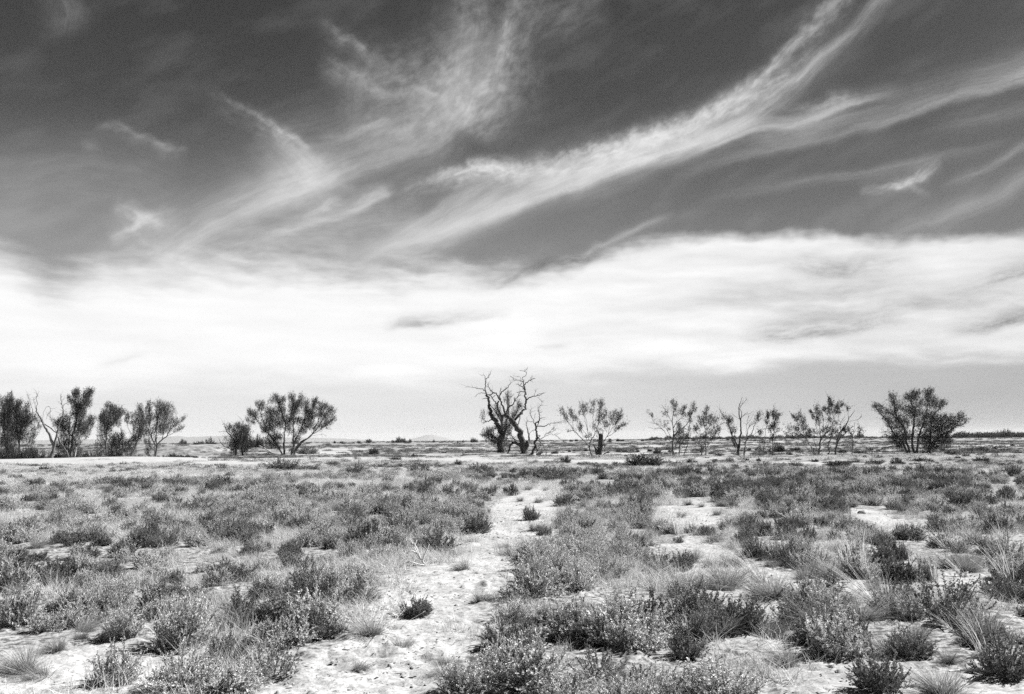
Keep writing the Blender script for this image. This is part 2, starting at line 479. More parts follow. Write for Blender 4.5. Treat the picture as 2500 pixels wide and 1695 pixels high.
low = np.maximum(lowv + (white - lowv) * lowm - NEG, 0.3)
veil = gfbm((U0 + V0 * .5) / 260, (V0 - U0 * .45) / 90, 950, 4, .55)
fadeout = (1 - sstep(1500, 1650, np.abs(U0))) * (1 - sstep(1180, 1290, V0))
haze_ = .16 * sstep(uv_of(1250, 300)[1], uv_of(1250, 660)[1], V0) * ramp(U0, ux(700), ux(1900), 1, .35) * (.6 + .8 * veil)
D = 1 - np.exp(-np.maximum(TOTAL * .90 + haze_ + 0.035 * sstep(.45, .8, veil), 0))
D = D * fadeout
CA = bank + (1 - bank) * D                       # coverage
CV = np.where(CA > 1e-4, (bank * low + (1 - bank) * D) / np.maximum(CA, 1e-4), 1.0)   # brightness on film

EXPO = 1.48
DOME = 26000.0
az = U0 / F; el = V0 / F
CX = np.stack([np.sin(az) * np.cos(el), np.cos(az) * np.cos(el), np.sin(el)], -1) * DOME
nv, nu = U0.shape
idx = np.arange(nv * nu).reshape(nv, nu)
q = np.stack([idx[:-1, :-1], idx[:-1, 1:], idx[1:, 1:], idx[1:, :-1]], -1).reshape(-1, 4)
q = q[(CA.ravel()[q] > 0.004).any(1)]
used = np.unique(q); remap = np.zeros(nv * nu, np.int64); remap[used] = np.arange(len(used))
mb = MB(); mb.add(CX.reshape(-1, 3)[used], remap[q], CV.ravel()[used])
m, nt = new_mat('cirrus'); LK = nt.links
a1 = N(nt, 'ShaderNodeAttribute', attribute_name='tone'); a2 = N(nt, 'ShaderNodeAttribute', attribute_name='cover')
em = N(nt, 'ShaderNodeEmission'); em.inputs['Strength'].default_value = 2 ** -EXPO
pw = mathn(nt, 'POWER', a1.outputs['Fac'], 2.2)
c_ = N(nt, 'ShaderNodeCombineColor')
for i in range(3): LK.new(pw, c_.inputs[i])
LK.new(c_.outputs[0], em.inputs['Color'])
tr = N(nt, 'ShaderNodeBsdfTransparent'); mx = N(nt, 'ShaderNodeMixShader')
LK.new(a2.outputs['Fac'], mx.inputs[0]); LK.new(tr.outputs[0], mx.inputs[1]); LK.new(em.outputs[0], mx.inputs[2])
o_ = N(nt, 'ShaderNodeOutputMaterial'); LK.new(mx.outputs[0], o_.inputs['Surface'])
m.cycles.emission_sampling = 'NONE'
clouds = mb.obj('clouds', [m])
at = clouds.data.attributes.new('cover', 'FLOAT', 'POINT'); at.data.foreach_set('value', CA.ravel()[used].astype(np.float32))
tag(clouds, kind='structure')
del CX, idx, q, TOTAL, NEG, U0, V0, D, bank, bt, white, low, veil, wa0, wa1, wb0, wb1, W_SOFT, W_CURL

# the clear sky: daylight sky seen in red light only, as black and white film behind a red filter sees it
wd = bpy.data.worlds.new('World'); SC.world = wd; wd.use_nodes = True
nt = wd.node_tree; nt.nodes.clear(); LK = nt.links
sky = N(nt, 'ShaderNodeTexSky', sky_type='NISHITA', sun_disc=False)
sky.sun_elevation = R(SUN_EL); sky.sun_rotation = R(SUN_AZ)
sky.altitude = 100; sky.air_density = 1.0; sky.dust_density = 0.6; sky.ozone_density = 1.0
sp = N(nt, 'ShaderNodeSeparateColor'); LK.new(sky.outputs[0], sp.inputs[0])
tcw = N(nt, 'ShaderNodeTexCoord'); sx = N(nt, 'ShaderNodeSeparateXYZ'); LK.new(tcw.outputs['Generated'], sx.inputs[0])
red = mathn(nt, 'MULTIPLY', sp.outputs[0], 0.1)
# a polarised sky: the sunward side is held back
k = N(nt, 'ShaderNodeMapRange'); LK.new(sx.outputs[0], k.inputs[0])
for i, v in enumerate((-0.5, 0.5, 1.92, 0.98)): k.inputs[1 + i].default_value = v
S = mathn(nt, 'MINIMUM', mathn(nt, 'MULTIPLY', red, k.outputs[0]), 0.9)
lin = mathn(nt, 'MULTIPLY', mathn(nt, 'POWER', S, 2.2), 10.0 * 2 ** -EXPO)
cc = N(nt, 'ShaderNodeCombineColor')
for i in range(3): LK.new(lin, cc.inputs[i])
bg = N(nt, 'ShaderNodeBackground'); bg.inputs['Strength'].default_value = 0.1
LK.new(cc.outputs[0], bg.inputs['Color'])
wo = N(nt, 'ShaderNodeOutputWorld'); LK.new(bg.outputs[0], wo.inputs['Surface'])
# ================================================================ camera, sun, exposure
cam = bpy.data.cameras.new('camera'); camo = bpy.data.objects.new('camera', cam); COL.objects.link(camo)
cam.sensor_width = 36.0; cam.sensor_fit = 'HORIZONTAL'; cam.lens = 36.0 * F / W
cam.clip_start = 0.05; cam.clip_end = 60000
from mathutils import Matrix, Vector
camo.matrix_world = Matrix(((CR[0], CU[0], -CF[0], CAM[0]), (CR[1], CU[1], -CF[1], CAM[1]), (CR[2], CU[2], -CF[2], CAM[2]), (0, 0, 0, 1)))
SC.camera = camo
sl = bpy.data.lights.new('sun', 'SUN'); sl.energy = 4.6; sl.angle = R(0.53); sl.color = (1, 0.995, 0.985)
so = bpy.data.objects.new('sun', sl); COL.objects.link(so)
sd = Vector((math.sin(R(SUN_AZ)) * math.cos(R(SUN_EL)), math.cos(R(SUN_AZ)) * math.cos(R(SUN_EL)), math.sin(R(SUN_EL))))
so.rotation_euler = sd.to_track_quat('Z', 'Y').to_euler()
so.location = (60, 40, 60)
vs = SC.view_settings; SC.display_settings.display_device = 'sRGB'
vs.view_transform = 'Standard'; vs.look = 'None'; vs.exposure = EXPO; vs.gamma = 1.0; vs.use_curve_mapping = False
SC.cycles.max_bounces = 4; SC.cycles.volume_bounces = 0; SC.cycles.diffuse_bounces = 1; SC.cycles.transmission_bounces = 3
SC.cycles.use_denoising = False

# ================================================================ the air: one box of thin even haze round the whole place
def haze_box():
    bx = 14500.0; z0, z1 = -16.0, 95.0
    v = [(sx * bx, sy * bx, z) for z in (z0, z1) for sx, sy in ((-1, -1), (1, -1), (1, 1), (-1, 1))]
    f = [(0, 3, 2, 1), (4, 5, 6, 7), (0, 1, 5, 4), (1, 2, 6, 5), (2, 3, 7, 6), (3, 0, 4, 7)]
    me = bpy.data.meshes.new('haze'); me.from_pydata(v, [], f); me.update()
    m, nt = new_mat('dry_air')
    pv = N(nt, 'ShaderNodeVolumePrincipled'); pv.inputs['Color'].default_value = grey(.92); pv.inputs['Density'].default_value = 3.6e-5; pv.inputs['Anisotropy'].default_value = 0.1
    o = N(nt, 'ShaderNodeOutputMaterial'); nt.links.new(pv.outputs[0], o.inputs['Volume'])
    me.materials.append(m)
    ob = bpy.data.objects.new('haze', me); COL.objects.link(ob); tag(ob, kind='stuff')


haze_box()
# ================================================================ where plants grow and where the sand is bare
def poly_xy(pts):
    return np.array([ground(*p)[:2] for p in pts])


def inside(poly, x, y):
    r = np.zeros(np.shape(x), bool)
    n = len(poly)
    for i in range(n):
        x0, y0 = poly[i]; x1, y1 = poly[(i + 1) % n]
        c = ((y0 > y) != (y1 > y))
        with np.errstate(divide='ignore', invalid='ignore'):
            r ^= c & (x < (x1 - x0) * (y - y0) / (y1 - y0 + 1e-12) + x0)
    return r


# the sandy track, from the bottom of the photo up to the shrubs
TRACK = poly_xy([(470, 1760), (640, 1690), (730, 1640), (800, 1585), (850, 1535), (905, 1490), (951, 1420), (1034, 1382), (1110, 1357), (1159, 1311), (1196, 1277), (1188, 1246),
                 (1222, 1222), (1262, 1205), (1306, 1188), (1352, 1188), (1356, 1215), (1350, 1243), (1344, 1277), (1325, 1320), (1268, 1362), (1242, 1402), (1224, 1451), (1190, 1490),
                 (1142, 1545), (1128, 1591), (1075, 1640), (1020, 1700), (960, 1790)])
BARE = [poly_xy(p) for p in [
    [(-200, 1700), (-200, 1600), (60, 1585), (190, 1540), (300, 1560), (400, 1590), (520, 1560), (600, 1600), (420, 1640), (200, 1760)],
    [(480, 1500), (560, 1468), (700, 1480), (720, 1520), (600, 1540), (500, 1540)],
    [(1600, 1225), (1660, 1215), (1765, 1228), (1760, 1280), (1690, 1300), (1620, 1275)],
    [(1600, 1330), (1690, 1300), (1760, 1330), (1880, 1395), (2100, 1392), (2280, 1385), (2420, 1385), (2440, 1430), (2150, 1440), (2060, 1520), (2160, 1600), (2260, 1640), (2560, 1650),
     (2600, 1800), (1890, 1800), (1860, 1600), (1640, 1560), (1600, 1470), (1640, 1400)],
    [(2060, 1240), (2150, 1246), (2230, 1275), (2180, 1290), (2090, 1270)],
    [(2150, 1290), (2230, 1275), (2250, 1300), (2180, 1310)]]]
# pale bands of open sand farther out: column, row, half width, half height (photo pixels)
STRIPS = [(150, 1123, 350, 9.5), (400, 1115, 130, 5), (640, 1134, 190, 5), (690, 1122, 120, 4), (560, 1162, 240, 3), (800, 1105, 120, 5), (840, 1097, 80, 4), (1010, 1122, 220, 5), (1180, 1122, 170, 7),
          (1380, 1126, 110, 3), (1480, 1128, 130, 5), (1390, 1110, 90, 3), (1545, 1107, 80, 2.5), (1640, 1126, 60, 5), (1690, 1109, 40, 2), (1750, 1085, 60, 3), (1580, 1088, 110, 2.5), (1850, 1083, 60, 2.5),
          (1960, 1080, 80, 2), (2320, 1089, 160, 2), (2460, 1089, 60, 1.8), (1880, 1130, 120, 2.5), (2030, 1134, 150, 2.5), (1170, 1130, 110, 4), (300, 1150, 120, 2), (120, 1180, 140, 2), (340, 1190, 110, 2),
          (900, 1143, 130, 2), (1260, 1087, 120, 2), (1100, 1093, 160, 1.8), (720, 1088, 90, 2), (500, 1128, 90, 4)]


def bareness(x, y):
    """1 = open sand, 0 = closed cover"""
    x = np.asarray(x, float); y = np.asarray(y, float)
    wx = x + 0.30 * (fbm(x / 0.7, y / 0.7, 40, 3) - .5); wy = y + 0.30 * (fbm(x / 0.7, y / 0.7, 41, 3) - .5)
    r = np.hypot(x, y)
    def soft(poly):
        m_ = (r < 60) & (y > 0); o_ = np.zeros_like(x)
        xs, ys = wx[m_], wy[m_]
        if xs.size:
            o_[m_] = sum(inside(poly, xs + a_, ys + b_ * 1.6) for a_, b_ in ((0, 0), (.09, .05), (-.09, -.05), (.05, -.09), (-.05, .09), (.16, -.02), (-.16, .02))) / 7.0
        return o_
    b = soft(TRACK)
    for i, p in enumerate(BARE):
        v = (.80, .55, .72, .57, .72, .72)[i]  # more litter on the right, also painting the light falloff into the sand
        b = np.maximum(b, v * soft(p))
    px, py, z = project(np.stack([x, y, height(x, y)], -1))
    far = (r > 38) & (z > 1)
    wob = (fbm(x / 6, y / 6, 50, 3) - .5)
    for (cx, cy, hw, hh) in STRIPS:
        e = ((px - cx) / hw) ** 2 + ((py - cy + wob * 5) / hh) ** 2
        b = np.where(far & (e < 1.7), np.maximum(b, (1 - sstep(0.6, 1.5, e)) * ((1.25 if cx < 500 else .95) if 1110 < cy < 1137 else .75) * (.55 + .8 * sstep(.36, .6, fbm(x / 3.5, y / 7, 51, 3)))), b)
    n = fbm(x / 9, y / 9, 60, 4)
    b = np.maximum(b, 0.6 * sstep(0.62, 0.74, n) * sstep(30, 60, r))
    mx, my, rx_, ry_, _ = MOUNDS[0]
    b = b * (1 - .8 * (1 - sstep(.8, 1.6, ((x - mx) / rx_) ** 2 + ((y - my) / ry_) ** 2)))      # the slope on the left is scrubby
    return b


# ================================================================ the ground, one sheet from underfoot to the horizon
rr = [0.25]
while rr[-1] < 14000: rr.append(rr[-1] * (1.0075 if 5 < rr[-1] < 16 else 1.0135) + 0.002)
rr = np.array(rr)
aa = np.concatenate([np.linspace(-math.pi, R(-50), 46)[:-1], np.linspace(R(-50), R(-34), 60)[:-1], np.linspace(R(-34), R(34), 640), np.linspace(R(34), R(50), 60)[1:], np.linspace(R(50), math.pi, 46)[1:]])
AA, RR = np.meshgrid(aa, rr)
GX = RR * np.sin(AA); GY = RR * np.cos(AA)
GZ = height(GX, GY)
BB = bareness(GX, GY)
nearm = 1 - sstep(12, 22, RR)
# crust, hoof marks and little drifts on the open sand
GZ = GZ + nearm * 0.032 * (gfbm(GX / 0.20, GY / 0.20, 70, 3) - .5) + nearm * 0.022 * sstep(.52, .7, gfbm(GX / 0.34, GY / 0.16, 71, 2))
# old footprints and hoof marks along the track
g_ = np.random.default_rng(77)
for k in range(420):
    r0 = 5.6 + 12 * g_.random() ** 1.3; a0 = R(g_.uniform(-24, 24)); fx_, fy_ = r0 * math.sin(a0), r0 * math.cos(a0)
    if float(bareness(np.array([fx_]), np.array([fy_]))[0]) < .6: continue
    j0, j1 = np.searchsorted(rr, [r0 - .5, r0 + .5]); i0, i1 = np.searchsorted(aa, [a0 - .5 / r0, a0 + .5 / r0])
    s2 = (slice(j0, j1), slice(i0, i1)); th = g_.uniform(0, 3.14); c_, s_ = math.cos(th), math.sin(th)
    ux_, uy_ = GX[s2] - fx_, GY[s2] - fy_
    q_ = ((ux_ * c_ + uy_ * s_) / g_.uniform(.09, .17)) ** 2 + ((-ux_ * s_ + uy_ * c_) / g_.uniform(.06, .10)) ** 2
    GZ[s2] += g_.uniform(.5, 1.2) * (-.030 * np.exp(-q_ * 1.6) + .014 * np.exp(-(np.sqrt(q_) - 1.35) ** 2 * 9))
GZ = GZ - sstep(1500, 9000, RR) * 3.0
idx = np.arange(RR.size).reshape(RR.shape)
q = np.stack([idx[:-1, :-1], idx[:-1, 1:], idx[1:, 1:], idx[1:, :-1]], -1).reshape(-1, 4)[:, ::-1]
mb = MB(); mb.add(np.stack([GX, GY, GZ], -1).reshape(-1, 3), q, BB.ravel())
m, nt = new_mat('red_sand_seen_on_film'); L = nt.links
at = N(nt, 'ShaderNodeAttribute', attribute_name='tone')
tc = N(nt, 'ShaderNodeTexCoord')
def nz(scale, detail=4, rough=.55, vec=None):
    n = N(nt, 'ShaderNodeTexNoise'); n.inputs['Scale'].default_value = scale; n.inputs['Detail'].default_value = detail; n.inputs['Roughness'].default_value = rough
    L.new(vec or tc.outputs['Object'], n.inputs['Vector']); return n.outputs['Fac']
def rampn(x, a, b, lo, hi):
    n = N(nt, 'ShaderNodeMapRange'); n.interpolation_type = 'SMOOTHSTEP'; L.new(x, n.inputs[0])
    for i, v in enumerate((a, b, lo, hi)): n.inputs[1 + i].default_value = v
    return n.outputs[0]
sand = rampn(nz(1.3, 5), .3, .7, .31, .43)
sand = mathn(nt, 'MULTIPLY', sand, rampn(nz(22, 5, .75), .36, .6, .62, 1.04))
# specks of dead leaf, bark and dung lying on the sand
sand = mathn(nt, 'MULTIPLY', sand, rampn(nz(38, 3, .6), .60, .67, 1.0, .32))
litter = rampn(nz(14, 5, .7), .38, .62, .06, .34)
farc = rampn(nz(.55, 6, .75), .34, .66, .08, .30)
g = N(nt, 'ShaderNodeNewGeometry'); ln = N(nt, 'ShaderNodeVectorMath', operation='LENGTH'); L.new(g.outputs['Position'], ln.inputs[0])
dist = rampn(ln.outputs['Value'], 20, 70, 0, 1)
mixl = N(nt, 'ShaderNodeMix'); mixl.data_type = 'FLOAT'; L.new(dist, mixl.inputs[0]); L.new(litter, mixl.inputs[2]); L.new(farc, mixl.inputs[3])
bare = mathn(nt, 'ADD', at.outputs['Fac'], mathn(nt, 'MULTIPLY', mathn(nt, 'SUBTRACT', nz(5, 5, .7), .5), 0.9))
mixs = N(nt, 'ShaderNodeMix'); mixs.data_type = 'FLOAT'; L.new(rampn(bare, .25, .75, 0, 1), mixs.inputs[0]); L.new(mixl.outputs[0], mixs.inputs[2]); L.new(sand, mixs.inputs[3])
c = N(nt, 'ShaderNodeCombineColor')
for i in range(3): L.new(mixs.outputs[0], c.inputs[i])
b = N(nt, 'ShaderNodeBsdfPrincipled'); b.inputs['Roughness'].default_value = 0.95; b.inputs['Specular IOR Level'].default_value = 0.1
L.new(c.outputs[0], b.inputs['Base Color'])
bp = N(nt, 'ShaderNodeBump'); bp.inputs['Strength'].default_value = 0.6; bp.inputs['Distance'].default_value = 0.02
hgt = mathn(nt, 'ADD', nz(16, 6, .65), mathn(nt, 'MULTIPLY', nz(4.5, 3), 1.2))
L.new(hgt, bp.inputs['Height']); L.new(bp.outputs[0], b.inputs['Normal'])
o = N(nt, 'ShaderNodeOutputMaterial'); L.new(b.outputs[0], o.inputs['Surface'])
gnd = mb.obj('ground', [m], smooth=True); tag(gnd, kind='structure')
del GX, GY, GZ, RR, AA, BB, idx, q, nearm

# ---------------------------------------------------------------- far hills
m_h, nt = new_mat('far_hill'); L = nt.links
b = N(nt, 'ShaderNodeBsdfPrincipled'); b.inputs['Roughness'].default_value = 1.0; b.inputs['Base Color'].default_value = grey(.16)
o = N(nt, 'ShaderNodeOutputMaterial'); L.new(b.outputs[0], o.inputs['Surface'])


def hill(pts, dist, thick, base=-6.0):
    """ridge whose crest follows photo points at a given distance, with slopes towards and away from us"""
    xs = np.linspace(pts[0][0], pts[-1][0], 90)
    ys = hermite(xs, [p[0] for p in pts], [p[1] for p in pts]) + (vnoise(xs / 9, xs * 0, 5) - .5) * 1.2
    rows = []
    for t in (-1, -.75, -.5, -.3, -.14, 0, .2, .5, 1):
        row = []
        for x, y in zip(xs, ys):
            d = ray(x, y); hd = np.hypot(d[0], d[1]); k = dist / hd
            top = CAM[2] + d[2] * k
            f = math.cos(t * math.pi / 2) ** 1.6
            rr_ = dist + t * thick
            z = base + (top - base) * f * (1 + 0.10 * (vnoise(x / 14 + t * 3, t * 4, 77) - .5) * (abs(t) > .05))
            row.append((d[0] / hd * rr_, d[1] / hd * rr_, z))
        rows.append(row)
    V = np.array(rows); idx = np.arange(V.shape[0] * V.shape[1]).reshape(V.shape[:2])
    q = np.stack([idx[:-1, :-1], idx[:-1, 1:], idx[1:, 1:], idx[1:, :-1]], -1).reshape(-1, 4)
    mb = MB(); mb.add(V.reshape(-1, 3), q[:, ::-1])
    return tag(mb.obj('hill', [m_h], smooth=True), kind='structure')


hill([(-80, 1079), (120, 1074), (260, 1072), (400, 1067), (432, 1065), (458, 1067), (485, 1066), (540, 1064.5), (620, 1067), (760, 1069), (860, 1072), (960, 1078), (1010, 1080)], 7200, 1300)
hill([(960, 1079), (1005, 1072), (1030, 1065), (1048, 1061), (1070, 1065), (1100, 1072), (1130, 1079)], 11000, 1400)
# ================================================================ TREES
# Each tree is drawn in the coordinates of one enlarged piece of the photo: (x, y) -> photo pixel = origin + scale * (x, y)
CROPS = dict(L1=(0, 940, .12054), L2=(240, 940, .12054), M1=(530, 950, .1334), D1=(1130, 880, .15863), F1=(1350, 960, .1142), R1=(1570, 960, .1142), R2=(1740, 960, .1142), R3=(1900, 960, .1142),
             BR=(2110, 940, .1678))


def tree(name, label, cat, crop, base, dist, limbs, clumps, depth, bark, leaf, dens=1.0, group=None, sprawl=0.0, lsize=(0.12, 0.036), dead_mat=None, up=0.45, zoff=0.0, parts=('trunk', 'branch', 'crown')):
    """limbs: (points, width at start, width at end[, 'b' for branch / 'd' for bare dead branch]); widths in crop pixels.
    clumps: (x, y, rx, ry[, density])"""
    ox, oy, sc = CROPS[crop]
    rng = np.random.default_rng(abs(hash_name(label)))
    bx, by = ox + base[0] * sc, oy + base[1] * sc
    d0 = ray(bx, 1074.0); hd = math.hypot(d0[0], d0[1]); fx, fy = d0[0] / hd, d0[1] / hd      # horizontal direction from us to the tree
    X0, Y0 = fx * dist, fy * dist
    Z0 = float(height(X0, Y0)) + zoff
    O = np.array([X0, Y0, Z0])
    fwd = np.array([fx, fy, 0.0])
    mpx = dist / (F / math.cos(math.atan((bx - W / 2) / F))) * 1.0

    def plane(x, y):
        d = ray(ox + x * sc, oy + y * sc)
        t = dist / (d @ fwd)
        return CAM + d * t
    B = plane(*base)
    shift = Z0 - B[2]                    # stands on its own ground
    def pt(x, y, dep=0.0):
        p = plane(x, y); p[2] += shift * max(0.0, 1 - max(0.0, (base[1] - y)) * sc / 60.0)
        return p + fwd * dep
    upx = sc * dist / F                  # metres per crop pixel
    o = empty(name, O)
    tag(o, label, cat, group)
    paths = []
    Ntr = 0
    groups = {}
    for i, lm in enumerate(limbs):
        P2, w0, w1 = lm[0], lm[1], lm[2]; kind = lm[3] if len(lm) > 3 else ('t' if i == 0 else 'b')
        # depth of the start is taken from the limb it springs from
        d_start = 0.0
        if paths and kind != 't':
            s0 = np.array(P2[0]); best = min(((np.hypot(*(np.array(a) - s0)), b_) for pth in paths for a, b_ in pth), key=lambda q_: q_[0])
            d_start = best[1]
        leng = np.hypot(*(np.array(P2[-1]) - np.array(P2[0]))) * upx
        d_end = d_start + rng.normal() * min(depth * .5, leng * .45)
        n = len(P2)
        deps = [d_start + (d_end - d_start) * (k / max(1, n - 1)) for k in range(n)]
        paths.append([(P2[k], deps[k]) for k in range(n)])
        P3 = np.array([pt(P2[k][0], P2[k][1], deps[k]) for k in range(n)])
        if kind == 't': P3[0, 2] -= 0.15
        Q = smooth_path(P3, 4, (0.030 if bark is M_DEAD else 0.014) * leng ** .5, rng)
        t = np.linspace(0, 1, len(Q))
        rad = np.maximum((w0 + (w1 - w0) * t ** 0.8) * upx * (0.62 if bark is M_DEAD else 0.54), 0.016)
        rad = rad * (1 + 0.12 * (rng.random(len(Q)) - .5))
        if kind == 't' and w0 * upx > 0.18: rad[0] *= 1.35; rad[1] *= 1.1
        mb = MB(); mb.tube(Q, rad, 7 if w0 * upx > .12 else 5, 0.5)
        # fine twigs along bare branches
        nt_ = int(max(0, min(26, leng * ((6.0 if not clumps else 3.0) if kind in 'bd' else 0.5))))
        for j in range(nt_):
            k = int(rng.integers(len(Q) // 2, len(Q)))
            dirv = Q[min(k + 1, len(Q) - 1)] - Q[max(k - 1, 0)]; dirv = dirv / (np.linalg.norm(dirv) + 1e-9)
            dv = dirv * .7 + rng.normal(size=3) * .55 + np.array([0, 0, .25]); ln_ = rng.uniform(.15, .5) * min(1.2, leng * .5 + .3)
            e1 = Q[k] + dv * ln_ * .5; e2 = Q[k] + dv * ln_ + rng.normal(size=3) * .08
            mb.tube(np.array([Q[k], e1, e2]), np.array([.014, .011, .007]) * (1 if dist > 60 else .6), 3, .5, cap=False)
        mat = bark if kind != 'd' else (dead_mat or bark)
        mb.obj(parts[0] if kind == 't' else parts[1], [mat], o, smooth=True, origin=O)
    if clumps:
        mb = MB()
        allp = [(np.array(a), b_, pi) for pi, pth in enumerate(paths) for a, b_ in dens_path(pth)]
        AP = np.array([a for a, _, _ in allp]) if allp else np.array([base], float)
        AD = np.array([b_ for _, b_, _ in allp]) if allp else np.zeros(1)
        for cl in clumps:
            cx, cy, rx, ry = cl[:4]; dd_ = cl[4] if len(cl) > 4 else 1.0
            c2 = np.array([cx, cy], float)
            # nearest limb point, preferring one below
            D_ = np.hypot(AP[:, 0] - cx, AP[:, 1] - cy) + 0.6 * np.maximum(0, cy + 10 - AP[:, 1])
            k = int(np.argmin(D_)); dep = AD[k] + rng.normal() * (.35 * rx * upx + depth * .10)
            C = pt(cx, cy, dep); S_ = pt(AP[k][0], AP[k][1], AD[k])
            if np.linalg.norm(C - S_) > 0.05:
                mid = (C + S_) / 2 + rng.normal(size=3) * .05 * np.linalg.norm(C - S_)
                mb.tube(smooth_path(np.array([S_, mid, C]), 3), np.linspace(.035, .016, 7), 4, .5, mat=1, cap=False)
            rxm, rym = rx * upx, ry * upx; rz = (rxm + rym) * .5
            out = (C - O); out /= np.linalg.norm(out) + 1e-9
            right = np.cross(fwd, np.array([0, 0, 1.0]))
            TW = []
            nspray = int(np.clip(520 * rxm * rym * dens * dd_, int(15 * dd_ + 5), 1300))
            for s_ in range(nspray):
                v = rng.normal(size=3); v = v * .60; nv_ = np.linalg.norm(v); v = v if nv_ < 1.25 else v / nv_ * 1.1
                p0 = C + right * v[0] * rxm + np.array([0, 0, 1]) * v[1] * rym + fwd * v[2] * rz
                dr = out * .8 + np.array([0, 0, up + .2]) + rng.normal(size=3) * .42; dr /= np.linalg.norm(dr)
                L_ = rng.uniform(.3, .75) * min(1.0, (rxm + rym) * .9 + .15)
                nl = int(rng.integers(6, 11))
                tt = rng.random(nl)
                P = p0 + dr * (tt * L_)[:, None] + rng.normal(size=(nl, 3)) * .05
                A = dr * .8 + rng.normal(size=(nl, 3)) * .55
                
                if s_ % 2 == 0: TW.append((p0 - dr * .12, dr, L_ + .2))
                mb.leaves(P, A, rng.uniform(.7, 1.3, nl) * lsize[0], rng.uniform(.7, 1.3, nl) * lsize[1], np.clip(.5 + rng.normal(size=nl) * .22 + rng.normal() * .12, 0, 1), 0, rng)
            if TW:
                mb.blades(np.array([t_[0] for t_ in TW]), np.array([t_[1] for t_ in TW]), np.array([t_[2] for t_ in TW]), rng.normal(size=(len(TW), 3)) * .12, .016, .5, 2, 1, rng)
        # loose sprays strung along the outer part of the leafy limbs, between the clumps
        for lm, pth in zip(limbs, paths):
            if len(lm) > 3 and lm[3] == 'd': continue
            dp = dens_path(pth); dp = dp[int(len(dp) * .5):]
            for (q_, dq) in dp:
                near_ = min(((q_[0] - cl[0]) / (cl[2] * 1.9)) ** 2 + ((q_[1] - cl[1]) / (cl[3] * 1.9)) ** 2 for cl in clumps)
                if near_ > 1: continue
                for s_ in range(int(5 * dens) + 1):
                    p0 = pt(q_[0], q_[1], dq) + rng.normal(size=3) * .10
                    dr = unit3((p0 - O) * .25 + np.array([0, 0, .6]) + rng.normal(size=3) * .55)
                    nl = 9; tt = rng.random(nl)
                    P = p0 + dr * (tt * rng.uniform(.3, .9))[:, None] + rng.normal(size=(nl, 3)) * .05
                    mb.leaves(P, dr * .9 + rng.normal(size=(nl, 3)) * .5, lsize[0], lsize[1], np.clip(.5 + rng.normal(size=nl) * .22, 0, 1), 0, rng)
        mb.obj(parts[2], [leaf, bark], o, origin=O)
    return o


def unit3(v): return v / (np.linalg.norm(v) + 1e-9)


def hash_name(s):
    h = 5381
    for ch in s: h = (h * 33 + ord(ch)) & 0x7FFFFFFF
    return h


def dens_path(pth):
    out = []
    for (a, da), (b_, db) in zip(pth[:-1], pth[1:]):
        n = max(2, int(np.hypot(b_[0] - a[0], b_[1] - a[1]) / 25))
        for k in range(n):
            t = k / n
            out.append(((a[0] + (b_[0] - a[0]) * t, a[1] + (b_[1] - a[1]) * t), da + (db - da) * t))
    out.append(pth[-1])
    return out


s = .45   # thin foliage
GL, GC, GR = 'trees behind the sandy bank', 'trees on the plain in the middle', 'thin trees in the row on the right'
# ---- left group, standing in the hollow behind the bank
tree('tree', 'dense dark tree cut by the left edge of the view', 'tree', 'L1', (150, 1455), 108,
     [([(150, 1460), (150, 1200), (170, 900), (190, 600), (215, 300)], 46, 10), ([(150, 1250), (80, 900), (60, 600)], 30, 8), ([(165, 1000), (300, 700), (360, 450)], 24, 7)],
     [(200, 300, 50, 90), (215, 380, 60, 80), (200, 480, 90, 100), (170, 620, 80, 90), (90, 560, 90, 110), (60, 420, 80, 110), (190, 740, 100, 90), (120, 860, 120, 120), (240, 880, 90, 90), (180, 1020, 120, 110), (90, 1100, 130, 120), (200, 1200, 120, 110), (60, 760, 110, 120), (120, 1340, 140, 90)],
     2.4, M_BARK, M_TREE, 1.0, GL)
tree('tree', 'dark ragged tree between the tree at the left edge and the bare leaning tree', 'tree', 'L1', (400, 1450), 106,
     [([(400, 1455), (390, 1200), (420, 950), (480, 780), (540, 560)], 42, 8), ([(395, 1150), (340, 850), (350, 600), (390, 400)], 28, 7), ([(420, 1000), (560, 800), (680, 720)], 20, 6)],
     [(390, 400, 50, 60), (345, 480, 70, 80), (320, 590, 100, 80), (410, 610, 70, 70), (545, 430, 50, 50, .7), (530, 540, 50, 60), (500, 700, 80, 80), (570, 680, 70, 70), (450, 800, 100, 90), (530, 810, 80, 80), (360, 780, 80, 80), (400, 930, 110, 90), (350, 1050, 100, 90), (440, 1050, 100, 90), (670, 700, 50, 50, s), (740, 730, 60, 50, s), (640, 860, 40, 80, s), (690, 980, 50, 90, .7), (650, 1070, 50, 70), (560, 980, 60, 70, s), (560, 1150, 90, 70, .6), (770, 880, 60, 80, s)],
     2.2, M_BARK, M_TREE, .95, GL)
